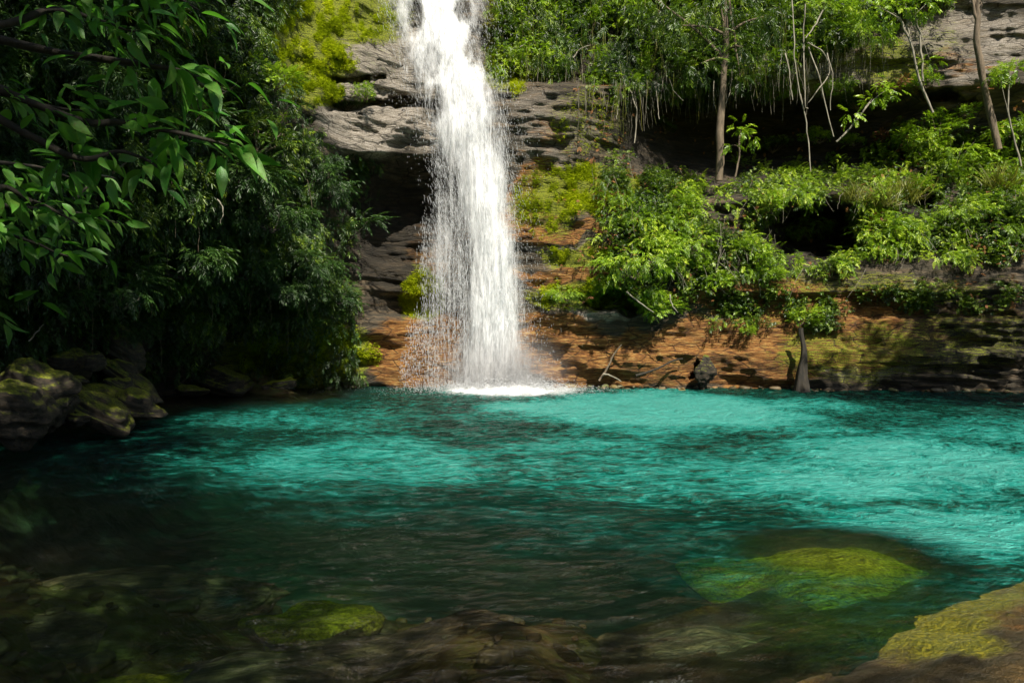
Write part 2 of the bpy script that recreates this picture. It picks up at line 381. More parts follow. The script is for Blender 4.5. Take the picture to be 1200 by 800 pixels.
X, Yg = np.meshgrid(gx, gy); Z = bedz(X, Yg)
algae = np.zeros(X.shape)
for q_ in MOUNDS:
    if q_[7] == 'rock_moss': algae = np.maximum(algae, 1-sst(.7, 1.7, np.hypot((X-q_[1])/q_[4][0], (Yg-q_[2])/q_[4][1])))
algae = np.maximum(algae, .9*(1-sst(.6, 2.2, (Yg-3.95)-(X-.85)*.60))*sst(1.6, 2.8, X))
n2, n1 = X.shape
ii = (np.arange(n2-1)[:, None]*n1+np.arange(n1-1)[None]).ravel()
m, t = nt('sandy pool bed'); n = N(t)
big = n.noise(n.pos(), .55, 5, .6); fn = n.noise(n.pos((.6, 1.6, 1)), 4, 8, .72, .6)
dep = n.mapr(n('ShaderNodeSeparateXYZ', {0: n.pos()}).outputs[2], -1.9, -.9)
sand = n.ramp(fn, (.3, (.22, .24, .17)), (.6, (.45, .46, .34)))
silt_shade = n.ramp(n.math('MULTIPLY_ADD', fn, .5, n.math('MULTIPLY', big, .5)), (.38, (.035, .024, .010)), (.46, (.20, .12, .035)), (.54, (.17, .19, .04)), (.62, (.34, .30, .12)), (.70, (.45, .24, .05)))
n.out(n('ShaderNodeBsdfPrincipled', {'Base Color': n.mix(n.mapr(n.math('ADD', n.attr('algae'), n.math('MULTIPLY_ADD', fn, 1.2, -.6)), .25, .6), n.mix(dep, sand, silt_shade), n.ramp(fn, (.35, (.10, .12, .01)), (.6, (.36, .38, .02)))), 'Roughness': .9,
      'Normal': n('ShaderNodeBump', {'Height': fn, 'Strength': .9, 'Distance': .25}).outputs[0]}).outputs[0])
link('ground', mesh_from('ground', np.stack([X, Yg, Z], -1).reshape(-1, 3), np.stack([ii, ii+1, ii+n1+1, ii+n1], -1), m, {'algae': algae.ravel()}, smooth=True), kind='structure')

# ------------------------------------------------------------------ water
wx = np.concatenate([np.arange(-17, -8, .3), np.arange(-8, 9, .085), np.arange(9, 18, .3)])
wy = np.concatenate([np.arange(-1, 3, .2), np.arange(3, 9, .045), np.arange(9, 21.5, .085)])
X, Yg = np.meshgrid(wx, wy)
r = np.hypot(X+.3, Yg-20.3); th = np.arctan2(X+.3, 20.3-Yg)
wp = .8*fbm(X*.4, Yg*.4, 0, 91, 3)
Z = .014*fbm((r+wp)*1.6, th*9+wp, 0, 93, 4, .55)+.010*fbm((r+wp*.6)*4.2, th*22, 0, 97, 3, .6)
Z += .030*np.exp(-r/2.6)*np.sin((r+.35*fbm(X*.8, Yg*.8, 0, 95, 3))*8.5)
Z += .07*np.exp(-(r/1.6)**2)*fbm(X*3, Yg*3, 0, 99, 3)
depth = np.clip(-bedz(X, Yg, .74), 0, 4)
n2, n1 = X.shape
ii = (np.arange(n2-1)[:, None]*n1+np.arange(n1-1)[None]).ravel()
foam = .95*np.exp(-((np.hypot((X-.05)/1.35, (Yg-19.6)/1.1)/1.35)**2.2))+.42*np.exp(-r/1.5)
# milky water with sun and shade painted in (x, y, radii in metres)
silt_shade = .02+.16*sst(-7, -3.0, X)-.12*sst(16.5, 19.5, Yg+.12*X)*sst(5, 8, X)
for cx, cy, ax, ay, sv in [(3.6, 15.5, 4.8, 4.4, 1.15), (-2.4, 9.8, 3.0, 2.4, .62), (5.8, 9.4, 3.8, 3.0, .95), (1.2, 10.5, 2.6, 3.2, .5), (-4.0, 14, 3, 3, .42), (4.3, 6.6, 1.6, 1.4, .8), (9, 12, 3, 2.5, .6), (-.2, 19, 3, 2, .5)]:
    silt_shade = np.maximum(silt_shade, sv*(1-sst(.25, 1.25, np.hypot((X-cx)/ax, (Yg-cy)/ay)+.25*fbm(X*.5, Yg*.5, 0, 711, 3))))
m, t = nt('turquoise pool water'); n = N(t)
pp = n.pos(); xyz = n('ShaderNodeSeparateXYZ', {0: pp}).outputs
dx = n.math('ADD', xyz[0], .3); dy = n.math('SUBTRACT', 20.3, xyz[1])
rr = n.math('SQRT', n.math('ADD', n.math('MULTIPLY', dx, dx), n.math('MULTIPLY', dy, dy)))
an = n.math('ARCTAN2', dx, dy)
wrp = n.math('MULTIPLY_ADD', n.noise(pp, .5, 3), 1.6, -.8)
def polar(fr, fa, s):
    return n('ShaderNodeCombineXYZ', {0: n.math('MULTIPLY', n.math('ADD', rr, wrp), fr), 1: n.math('MULTIPLY', an, fa), 2: s}).outputs[0]
w1 = n.noise(polar(2.2, 11, 0), 1.0, 3, .6, .6)
w2 = n.noise(polar(6.0, 32, 4), 1.0, 3, .65, .5)
w3 = n.noise(n.pos((1, 1.6, 1)), 11, 4, .65, .8); w4 = n.noise(n.pos((1, 1.9, 1)), 3.6, 5, .7, 1.2)
rdg = n.math('ABSOLUTE', n.math('SUBTRACT', w2, .5))
hh = n.math('ADD', n.math('MULTIPLY', w1, 1.0), n.math('ADD', n.math('MULTIPLY', rdg, -.8), n.math('ADD', n.math('MULTIPLY', w3, .22), n.math('MULTIPLY', n.math('ABSOLUTE', n.math('SUBTRACT', w4, .5)), -1.1))))
bump = n('ShaderNodeBump', {'Height': hh, 'Strength': 1.0, 'Distance': .26}).outputs[0]
dp = n.attr('depth')
milk = n.math('MULTIPLY', n.mapr(n.math('ADD', dp, n.math('MULTIPLY_ADD', n.noise(pp, .8, 4), .9, -.45)), .9, 2.3), .86)
patch = n.math('ADD', n.math('MULTIPLY_ADD', n.noise(polar(1.1, 5, 8), 1.0, 6, .68, .5), 1.1, -.55), n.math('ADD', n.math('MULTIPLY_ADD', n.noise(polar(5, 24, 3), 1.0, 6, .70, .9), 1.4, -.7), n.math('MULTIPLY_ADD', w4, 1.6, -.8)))
br = n.mapr(n.math('ADD', n.attr('silt_shade'), patch), .10, .98)
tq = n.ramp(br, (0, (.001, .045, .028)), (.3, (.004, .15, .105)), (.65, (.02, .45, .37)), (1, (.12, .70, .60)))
bump2 = n('ShaderNodeBump', {'Height': hh, 'Strength': 1.0, 'Distance': .5}).outputs[0]
tq = n.mix(n.math('MULTIPLY', n.mapr(rdg, .07, .0), n.math('MULTIPLY', br, .55)), tq, (.20, .80, .68))  # sunlit wave crests painted lighter into the water colour
dif = n('ShaderNodeBsdfDiffuse', {'Color': tq, 'Normal': bump2})
tint = n.ramp(n.mapr(dp, .1, 2.2), (0, (.97, .97, .86)), (.4, (.62, .90, .68)), (1, (.12, .62, .48)))
trn = n('ShaderNodeBsdfTransparent', {'Color': tint})
rfr = n('ShaderNodeBsdfRefraction', {'Color': tint, 'IOR': 1.2, 'Roughness': 0.02, 'Normal': bump})
see = n('ShaderNodeMixShader', {0: .18, 1: trn.outputs[0], 2: rfr.outputs[0]})
body = n('ShaderNodeMixShader', {0: milk, 1: see.outputs[0], 2: dif.outputs[0]})
fr = n('ShaderNodeFresnel', {'IOR': 1.33, 'Normal': bump}).outputs[0]
gl = n('ShaderNodeBsdfGlossy', {'Color': (1, 1, 1, 1), 'Roughness': .06, 'Normal': bump})
wat = n('ShaderNodeMixShader', {0: n.math('MULTIPLY', fr, 1.0), 1: body.outputs[0], 2: gl.outputs[0]})
fo = n.mapr(n.math('ADD', n.attr('foam'), n.math('MULTIPLY_ADD', n.noise(pp, 9, 5, .7), .9, -.45)), .38, .62)
wh = n('ShaderNodeBsdfDiffuse', {'Color': (.85, .88, .88, 1), 'Normal': bump})
n.out(n('ShaderNodeMixShader', {0: fo, 1: wat.outputs[0], 2: wh.outputs[0]}).outputs[0])
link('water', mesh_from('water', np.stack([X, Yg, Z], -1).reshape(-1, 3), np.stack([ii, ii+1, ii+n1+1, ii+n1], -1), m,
     {'depth': depth.ravel(), 'foam': foam.ravel(), 'silt_shade': silt_shade.ravel()}, smooth=True), kind='structure')

# ------------------------------------------------------------------ rocks
def rock_mesh(name, seed, mat, dims, planes=16, sub=5, rough=.09, lay=.13):
    import bmesh
    bm = bmesh.new(); bmesh.ops.create_icosphere(bm, subdivisions=sub, radius=1)
    v = np.array([q.co[:] for q in bm.verts]); f = np.array([[q.index for q in a.verts] for a in bm.faces]); bm.free()
    g = np.random.default_rng(seed)
    nrm = g.normal(size=(planes, 3)); nrm /= np.linalg.norm(nrm, axis=1, keepdims=True)
    hgt = g.uniform(.62, 1.0, planes)
    dt = v@nrm.T
    rad = np.where(dt > .05, hgt/np.maximum(dt, .05), 9)
    k = 14.0; rad = np.clip(-np.log(np.exp(-k*rad).sum(1)+np.exp(-k*1.05))/k, .3, 1.1)
    q = v*rad[:, None]*np.asarray(dims)
    L = max(dims)
    off = rough*L*fbm(q[:, 0]*2/L, q[:, 1]*2/L, q[:, 2]*2/L, seed, 4)
    zz = q[:, 2]/(.09*L)+.6*vnoise(q[:, 0]*2/L, q[:, 1]*2/L, 0, seed); kk = np.floor(zz); w = sst(.75, 1, zz-kk)
    off += lay*L*(vnoise(kk*5.1, q[:, 0]/L, 0, seed)*(1-w)+vnoise(kk*5.1+5.1, q[:, 0]/L, 0, seed)*w)*.6
    q = q+v*off[:, None]
    return mesh_from(name, q, f, mat, {'tint': np.full(len(q), .5)}, smooth=True)

def rock(name, label, px, py, Y, dims, rot, seed, mat='rock', cat='boulder', group=None, **kw):
    o = link(name, rock_mesh(name, seed, M[mat], dims, **kw), label=label, cat=cat, group=group, loc=P(px, py, Y).tolist())
    o.rotation_euler = [math.radians(a) for a in rot]
    return o
G1 = 'boulders piled on the left shore'
rock('boulder', 'big rounded striped boulder at the left edge of the water, lowest in the pile', 12, 482, 9.6, (.62, .7, .50), (0, 22, 10), 3, group=G1)
rock('boulder', 'long humped boulder resting behind the lowest striped boulder of the pile', 44, 452, 10.6, (.72, .6, .40), (8, 24, -8), 8, group=G1)
rock('boulder', 'upright grooved block wedged under the humped boulder at the water', 62, 483, 10.7, (.26, .4, .36), (5, 60, 20), 12, group=G1)
rock('boulder', 'slanting dark slab dipping its thin end in the water, middle of the pile', 112, 478, 11.6, (.85, .5, .19), (0, 33, -6), 15, group=G1)
rock('boulder', 'slanting pointed slab at the water, farthest right of the boulder pile', 160, 477, 12.6, (.82, .55, .23), (4, 26, 6), 21, group=G1)
rock('boulder', 'low dark wedge of rock between the upright block and the slanting slab', 84, 490, 11.0, (.28, .3, .16), (0, 10, 30), 23, group=G1)
rock('boulder', 'tall dark arched slab leaning behind the two slanting slabs', 143, 440, 13.6, (.85, .5, .2), (0, 36, 10), 27, group=G1)
rock('boulder', 'peaked dark boulder at the top back of the boulder pile', 138, 408, 14.0, (.62, .5, .5), (0, 40, 15), 31, group=G1)
rock('boulder', 'knobbly rounded boulder above the humped boulder, beneath the dark leaves', 80, 425, 12.6, (.5, .5, .32), (5, 12, 0), 35, group=G1)
rock('boulder', 'small round stone on the shelf behind the slanting slabs', 112, 423, 12.4, (.20, .22, .22), (0, 0, 0), 37, group=G1)
rock('boulder', 'small flat stone lying just above the thick end of the slanting slab', 88, 446, 11.8, (.22, .25, .08), (0, 8, 0), 39, group=G1)
rock('boulder', 'dim stone beside a small bright green plant between the slabs', 143, 452, 13.0, (.34, .3, .16), (0, 28, 0), 41, group=G1)
rock('boulder', 'flat topped dark slab alone at the water under the shaded cliff', 262, 447, 18.2, (.85, .8, .42), (6, 10, 4), 45)
rock('boulder', 'small reddish stone at the waterline between the pile and flat slab', 222, 457, 17.0, (.42, .4, .14), (0, 5, 0), 47)
rock('boulder', 'low mossy stone at the waterline left of the orange rock', 330, 450, 19.0, (.55, .4, .18), (0, -5, 0), 49, 'rock_moss')
# under and at the surface
def under(label, x, y, top, dims, rz, seed, mat):
    me_ = rock_mesh('submerged_rock', seed, M[mat], dims, planes=28, rough=.13, lay=.07)
    zs = np.array([q.co.z for q in me_.vertices]); hi = zs.max(); cut = hi*.45
    for q in me_.vertices:
        if q.co.z > cut: q.co.z = cut+(q.co.z-cut)*.45        # worn flat on top by the current
    o = link('submerged_rock', me_, label=label, cat='rock', loc=(x, y, top-(cut+(hi-cut)*.45)))
    o.rotation_euler = (0, 0, math.radians(rz))
for a in MOUNDS: under(*a)
# loose stones lying on the shallow bed
tm = rock_mesh('stone', 801, M['rock_sub'], (1, .8, .5), sub=2, planes=12, rough=.1, lay=.05)
tv = np.array([q.co[:] for q in tm.vertices]); tf = np.array([q.vertices[:] for q in tm.polygons]); bpy.data.meshes.remove(tm)
k = 2600; sx = rng.uniform(-8, 6, k); sy = rng.uniform(2.6, 10, k); sz = bedz(sx, sy); ok = (sz > -1.7)&(sz < .4)&(rng.uniform(size=k) < sst(-.5, .5, fbm(sx*.8, sy*.8, 0, 805, 3))+.2)
sx, sy, sz = sx[ok], sy[ok], sz[ok]; k = len(sx); a_ = rng.uniform(0, 6.28, k)
Rm = basis(np.stack([np.cos(a_), np.sin(a_), rng.normal(size=k)*.1], -1)); mb = MB()
mb.inst(tv, tf, Rm, np.stack([sx, sy, sz+.01], -1), .035+.16*rng.uniform(size=k)**3, np.full(k, .5))
k = 230; px_ = np.concatenate([rng.uniform(655, 1230, 190), rng.uniform(300, 520, 40)]); b0 = surf(px_, np.full(k, 452.)); by0 = b0[:, 1]-rng.uniform(-.05, .28, k)
sc_ = .03+.20*rng.uniform(size=k)**3; a_ = rng.uniform(0, 6.28, k)
m2 = MB(); m2.inst(tv, tf, basis(np.stack([np.cos(a_), np.sin(a_), rng.normal(size=k)*.2], -1)), np.stack([by0*(px_-600)/F, by0, rng.uniform(-.08, .05, k)], -1), sc_, np.full(k, .5))
link('rubble', m2.mesh('rubble', M['pebble'], True), kind='stuff', label='small broken stones along the waterline under the rock walls')
link('pebbles', mb.mesh('pebbles', M['pebble'], True), kind='stuff', label='loose brown and green stones strewn over the shallow pool bed')
# the bank at the lower right: a sloping worn slab with its own thickness
def bank_z(x, y):
    e = (y-3.95)-(x-.85)*.60+.05*fbm(x*1.1, y*1.1, 0, 701, 3)       # < 0 on the bank side
    z = -.32+.41*(1-sst(-1.3, 1.1, e))+.07*np.clip(-e-.9, 0, 3)
    q = (z+.12*x-.3*e)/.055+.8*fbm(x*.8, y*2.2, 0, 703, 3); k_ = np.floor(q)
    z = z+.012*(vnoise(k_*3.3, x*.6, 0, 705)*(1-sst(.7, 1, q-k_))+vnoise(k_*3.3+3.3, x*.6, 0, 705)*sst(.7, 1, q-k_))
    return z+.022*fbm(x*1.0, y*1.6, 0, 707, 5, .55)*sst(.4, -.4, e)
bx, by = np.meshgrid(np.arange(.3, 9, .025), np.arange(1.4, 7.4, .025)); bz = bank_z(bx, by)
edge = np.minimum.reduce([bx-.3, 8.98-bx, by-1.4, 7.38-by]); bz = np.where(edge < .03, -1.8, bz)
e = (by-3.95)-(bx-.85)*.60+.05*fbm(bx*1.1, by*1.1, 0, 701, 3)
bz = np.where(e > 1.8, -1.8, bz-.5*sst(1.2, 1.8, e))
n2, n1 = bx.shape; ii = (np.arange(n2-1)[:, None]*n1+np.arange(n1-1)[None]).ravel()
mossb = 1.15*sst(-1.3, -.45, e+.35*fbm(bx*1.5, by*2.5, 0, 715, 4))*sst(1.2, 2.6, bx)
link('rock_bank', mesh_from('rock_bank', np.stack([bx, by, bz], -1).reshape(-1, 3), np.stack([ii, ii+1, ii+n1+1, ii+n1], -1), M['bank'], {'moss': mossb.ravel(), 'rust': (.12+.35*fbm(bx*.9, by*1.4, 0, 713, 3)).ravel()}, True),
     label='wet brown sloping rock bank with a mossy edge at the bottom right', cat='rock bank')

# ------------------------------------------------------------------ leaves
def leaf_small():           # 4 vertices, folded on its midrib, along +x
    v = np.array([[0, 0, 0], [.45, .5, .10], [.45, -.5, .10], [1, 0, -.12]])
    return v, np.array([[0, 3, 1], [0, 2, 3]])
def leaf_full(w=.32, droop=.35, n=6):
    v = []; s = np.linspace(0, 1, n)
    for a in s:
        ww = w*math.sin(math.pi*a**.8)*(1-.25*a)
        z = -droop*a*a
        v += [[a, ww, z+ww*.35], [a, 0, z], [a, -ww, z+ww*.35]]
    f = []
    for i in range(n-1):
        for j in (0, 1): f.append([i*3+j, i*3+j+1, i*3+3+j+1, i*3+3+j])
    return np.array(v), np.array(f)

def spray(seed, n=7, L=1.0, leafL=.34, leafW=.085, droop=.5, kind='pinnate'):
    """a twig with leaves in template space, along +x, size about 1"""
    g = np.random.default_rng(seed); lv, lf = leaf_small(); V_, F_, T_ = [], [], []; c = 0
    if kind == 'pinnate':
        for i in range(n):
            t = (i+1)/n
            for sgn in (-1, 1):
                a = t*L; base = [a*(1-.15*droop*t), 0, -droop*a*a*.6]
                ang = sgn*(1.05-.5*t)+g.normal()*.15
                d = np.array([[math.cos(ang), math.sin(ang), -.25-droop*t*.8+g.normal()*.15]])
                R = basis(d, roll=g.normal(size=1)*.5)[0]
                ll = leafL*(1-.45*abs(t-.45))*g.uniform(.8, 1.1)
                V_.append((lv*[ll, leafW*2, ll*.5])@R.T+base); F_.append(lf+c); c += 4; T_ += [g.normal()*.12]*4
        V_.append(np.array([[0, .012, 0], [0, -.012, 0], [L*.95, 0, -droop*.55]])); F_.append(np.array([[0, 1, 2]])+c); c += 3; T_ += [-.2]*3
    else:  # whorl of drooping leaves
        for i in range(n):
            ang = 2*math.pi*i/n+g.normal()*.25; el = g.uniform(-.7, .35)
            d = np.array([[math.cos(ang)*.9+.25, math.sin(ang), el]])
            R = basis(d, roll=g.normal(size=1)*.4)[0]
            ll = leafL*g.uniform(.7, 1.15)
            V_.append((lv*[ll, leafW*2, ll*.6])@R.T+[.15*g.uniform(), 0, 0]); F_.append(lf+c); c += 4; T_ += [g.normal()*.14]*4
    return np.concatenate(V_), np.concatenate(F_), np.array(T_)

SP = {
 'fern': [spray(s, 10, 1.0, .30, .030, .55) for s in (1, 2, 3)],
 'bamboo': [spray(s, 6, .9, .46, .036, .7) for s in (4, 5, 6)],
 'leafy': [spray(s, 6, .85, .40, .058, .35) for s in (7, 8, 9)],
 'whorl': [spray(s, 9, 1, .75, .062, .3, 'whorl') for s in (10, 11, 12)],
 'tuft': [spray(s, 6, 1, .8, .07, .1, 'whorl') for s in (13, 14)],
}
def put(mb, kind, T, D, S, tint, g=rng):
    T = np.asarray(T); n_ = len(T)
    if not n_: return
    pick = g.integers(0, len(SP[kind]), n_); R = basis(D, roll=g.normal(size=n_)*.35)
    for k, (tv, tf, tt) in enumerate(SP[kind]):
        q = pick == k
        if q.any(): mb.inst(tv, tf, R[q], T[q], S[q], tint[q], tt)

def scatter(n_, box, dens, maxtry=40):
    x0, y0, x1, y1 = box; out = []
    tot = 0
    for _ in range(maxtry):
        a = rng.uniform(x0, x1, n_); b = rng.uniform(y0, y1, n_)
        k = rng.uniform(size=n_) < dens(a, b)
        out.append(np.stack([a[k], b[k]], -1)); tot += k.sum()
        if tot >= n_: break
    return np.concatenate(out)[:n_]

def clump(px, py, sc, s, lo=-.25, hi=.35):
    return sst(lo, hi, fbm(px/sc, py/sc, 0, s, 4, .6))

def cover(name, label, n_, box, dens, kind, size, mat, outward=.35, drop=-.1, tintbase=.5, group=None, up=.0):
    q = scatter(n_, box, dens); px, py = q[:, 0], q[:, 1]
    s0 = surf(px, py); Yv = s0[:, 1]
    off = rng.uniform(0, 1, len(px))**1.5*outward
    rel = s0-np.array([0, 0, 4.0]); rel[:, 2] *= 0; rel /= np.linalg.norm(rel, axis=1, keepdims=True)
    T = s0-rel*off[:, None]; T[:, 2] += rng.normal(size=len(px))*.05
    D = -rel*.8+rng.normal(size=T.shape)*.55+np.array([0, 0, drop]); 
    S = rng.uniform(*size, len(px))
    tint = np.clip(tintbase+.28*rng.normal(size=len(px))+.32*fbm(px/35, py/35, 0, 131, 3), 0, 1)
    mb = MB(); put(mb, kind, T, D, S, tint)
    return link(name, mb.mesh(name, M[mat]), kind='stuff', label=label)

# where plants cover the rock (in the same frame coordinates as the cliff itself)
BARE_L = [(372, 405, 66, 55, .8), (325, 418, 120, 42, .9), (375, 55, 75, 85, 1), (330, 110, 40, 50, .5), (430, 110, 70, 85, 1), (455, 300, 60, 110, .9), (480, 410, 60, 60, 1), (220, 415, 110, 35, .75), (330, 395, 45, 30, .4)]
def left_mass(px, py):
    edge = np.interp(py, [-60, 0, 50, 100, 180, 195, 230, 300, 350, 400, 450], [330, 350, 335, 350, 385, 452, 428, 418, 416, 414, 412])+12*fbm(px/25, py/25, 0, 141, 3)
    m_ = 1-sst(-12, 10, px-edge)
    return m_*(1-blob(px, py, BARE_L))
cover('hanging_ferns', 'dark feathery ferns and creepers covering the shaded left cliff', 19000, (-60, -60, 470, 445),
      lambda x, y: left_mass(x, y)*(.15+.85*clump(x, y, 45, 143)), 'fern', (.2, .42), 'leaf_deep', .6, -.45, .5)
cover('creeping_plants', 'small leafy creepers trailing over the shaded left cliff', 9000, (150, -40, 470, 445),
      lambda x, y: left_mass(x, y)*clump(x, y, 30, 147), 'bamboo', (.18, .4), 'leaf_mid', .7, -.6, .35)
def moss_d(x, y): return blob(x+8*fbm(x/20, y/20, 0, 71, 3), y+6*fbm(x/20, y/20, 0, 73, 3), MOSS)
cover('moss', 'bright yellow green moss cushions on the sunlit rock', 42000, (280, -30, 800, 440),
      lambda x, y: np.clip(moss_d(x, y)*1.3-.5, 0, 1)*clump(x, y, 11, 151, -.2, .3), 'tuft', (.04, .10), 'moss', .08, .3, .5)
def upper_r(x, y):
    low = np.interp(x, [575, 600, 700, 720, 800, 900, 960, 1020, 1060, 1210], [95, 90, 88, 118, 120, 95, 60, 28, 8, -5])+14*fbm(x/25, y/40, 0, 153, 3)
    l = np.interp(x, [560, 600], [0, 1])
    return l*(1-sst(-8, 12, y-low))
cover('hanging_foliage', 'dense leaves and drooping grass above the dark overhang', 20000, (565, -60, 1120, 150),
      lambda x, y: upper_r(x, y)*(.1+.9*clump(x, y, 38, 157)), 'bamboo', (.2, .42), 'leaf_mid', .9, -.7, .45)
cover('hanging_foliage', 'broader leaves mixed through the growth above the overhang', 6000, (580, -60, 1120, 140),
      lambda x, y: upper_r(x, y)*clump(x, y, 26, 159, 0, .4), 'whorl', (.12, .26), 'leaf_bright', 1.1, -.2, .45)
def shelf(x, y):
    top = np.interp(x, [690, 740, 800, 880, 960, 1000, 1060, 1210], [170, 190, 205, 200, 205, 190, 150, 150])
    bot = np.interp(x, [640, 700, 760, 820, 880, 960, 1040, 1120, 1210], [350, 355, 362, 345, 322, 318, 308, 300, 300])
    w = 14*fbm(x/25, y/25, 0, 161, 3)
    m_ = sst(-10, 12, y-top+w)*(1-sst(-12, 8, y-bot+w))*sst(690, 770, x+w)
    hole = blob(x, y, [(950, 275, 66, 36, 1), (715, 352, 40, 22, .7), (858, 245, 28, 24, .9), (1085, 238, 34, 18, .8), (1095, 285, 60, 22, .6), (810, 180, 40, 20, .5)])
    return m_*(1-hole)
cover('undergrowth', 'green leafy undergrowth on the sunlit shelf right of the waterfall', 17000, (630, 120, 1240, 390),
      lambda x, y: shelf(x, y)*(.04+.96*clump(x, y, 26, 163, -.1, .4)), 'leafy', (.12, .26), 'leaf_mid', .5, -.1, .55)
cover('undergrowth', 'fresh bright fern leaves through the undergrowth on the sunlit shelf', 9000, (630, 120, 1240, 390),
      lambda x, y: shelf(x, y)*clump(x, y, 22, 167, 0, .4), 'fern', (.18, .38), 'leaf_bright', .8, -.1, .45)
cover('ledge_plants', 'small plants along the top of the layered rock ledge', 2500, (830, 325, 1210, 420),
      lambda x, y: blob(x, y, [(930, 355, 110, 20, 1), (950, 380, 40, 10, .8), (1100, 345, 120, 18, .6), (880, 376, 60, 6, .6)])*clump(x, y, 18, 169), 'leafy', (.10, .24), 'leaf_mid', .3, .1, .5)
cover('dry_leaves', 'scattered dry orange leaves caught among the shelf plants', 1600, (640, 100, 1240, 360),
      lambda x, y: clump(x, y, 20, 171, .1, .5)*(.3+shelf(x, y)), 'leafy', (.10, .2), 'dry', .6, -.2, .5)
cover('yellow_grass', 'yellow brown grass and stained moss at the top right of the fall', 2600, (565, -20, 640, 110),
      lambda x, y: blob(x, y, [(598, 25, 32, 40, 1), (602, 82, 22, 14, 1)]), 'tuft', (.08, .2), 'leaf_yellow', .25, -.1, .5)

def strings(name, label, n_, box, dens, ln, r, mat, out, fan=.10):
    q = scatter(n_, box, dens); px, py = q[:, 0], q[:, 1]; k = len(px); s0 = surf(px, py); s0[:, 1] -= rng.uniform(.1, out, k)
    mb = MB()
    for p0 in s0:
        L = rng.uniform(*ln); d = rng.normal(size=3)*[fan, fan*.6, 0]
        pts = [p0, p0+d*L*.5+[0, 0, -.5*L]+rng.normal(size=3)*.03, p0+d*L+[0, 0, -L]]
        tube(mb, pts, r, r*.5, 3, 3, .02, tint=rng.uniform())
    return link(name, mb.mesh(name, M[mat], True), kind='stuff', label=label)
def edge_r(x, y): return blob(x, y, [(650, 80, 60, 14, .6), (760, 100, 100, 22, 1), (900, 85, 80, 24, 1), (1000, 70, 40, 30, .5)])
strings('hanging_roots', 'thin pale roots and vines hanging from the overhang edge', 260, (590, 50, 1050, 125), edge_r, (.3, 1.3), .008, 'bark_pale', .9)
strings('hanging_stems', 'green trailing stems hanging from the top growth and overhang', 420, (590, 0, 1050, 120), upper_r, (.4, 1.4), .010, 'leaf_yellow', 1.1)
strings('bare_stems', 'thin bare brown stems standing among the shelf plants', 330, (690, 170, 1210, 330), shelf, (.3, .9), .009, 'bark_pale', .9, .5)
strings('hanging_roots', 'thin roots and vines trailing over the shaded left cliff', 160, (60, 60, 440, 380), left_mass, (.3, 1.2), .008, 'bark_brown', 1.0)

# ------------------------------------------------------------------ plants that can be told apart
def shrub_meshes(tag, kind, lmat, nsp, seed, size=.34, flat=.7, lobes=7, bmat='bark_brown', droop=-.15):
    g = np.random.default_rng(seed)
    mb = MB(); st = MB()
    L = g.normal(size=(lobes, 3)); L /= np.linalg.norm(L, axis=1, keepdims=True); L *= g.uniform(.35, 1.15, (lobes, 1)); L[:, 2] = np.abs(L[:, 2])*flat+.25
    for c in L:
        tube(st, [[0, 0, 0], c*.5+[0, 0, -.05], c], .03, .008, 5, 4, .03)
        k = nsp//lobes; d = g.normal(size=(k, 3)); d /= np.linalg.norm(d, axis=1, keepdims=True)
        T = c+d*(g.uniform(.05, 1.25, (k, 1))**.6)*.36*[1, 1, flat]
        D = (T-c)*2+c*.6+[0, 0, droop]+g.normal(size=T.shape)*.25
        put(mb, kind, T, D, g.uniform(.6, 1.2, k)*size, np.clip(.5+.2*g.normal(size=k)+.25*d[:, 2], 0, 1), g)
    return st.mesh(tag+'_stems', M[bmat]), mb.mesh(tag+'_leaves', M[lmat])
KIT = {
 'shrub': shrub_meshes('shrub', 'leafy', 'leaf_bright', 330, 201, .27),
 'shrub2': shrub_meshes('shrub2', 'bamboo', 'leaf_bright', 340, 202, .33, .6, 10, droop=-.4),
 'whorl': shrub_meshes('whorl', 'whorl', 'leaf_bright', 150, 203, .28, .7, 9),
 'green': shrub_meshes('green', 'whorl', 'leaf_mid', 190, 204, .26, .75, 9),
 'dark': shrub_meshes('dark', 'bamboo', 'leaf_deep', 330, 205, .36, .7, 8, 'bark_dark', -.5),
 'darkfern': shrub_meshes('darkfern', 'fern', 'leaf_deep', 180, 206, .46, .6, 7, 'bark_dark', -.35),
 'fern': shrub_meshes('fern', 'fern', 'leaf_bright', 60, 207, .65, .4, 7, droop=.1),
 'dry': shrub_meshes('dry', 'leafy', 'dry', 130, 208, .3, .6, 6),
}
def plant(name, kit, px, py, rad, label, cat='shrub', off=.35, Y=None, rz=None, group=None, sq=1.0):
    Yv = float(cliffY(np.array([px]), np.array([py]))[0])-off if Y is None else Y
    if group == GS: rad = rad*.78
    s = rad*Yv/F
    r_ = link(name, None, label=label, cat=cat, group=group)
    c = P(px, py+rad*.45, Yv); r_.location = c.tolist(); r_.scale = (s*1.05, s*1.05, s*sq); r_.rotation_euler.z = random.uniform(0, 6.28) if rz is None else rz
    a, b = KIT[kit]
    link('stems', a, r_); link('fern_fronds' if 'fern' in kit else 'leaves', b, r_)
    return r_
GS = 'shrubs on the sunlit shelf'
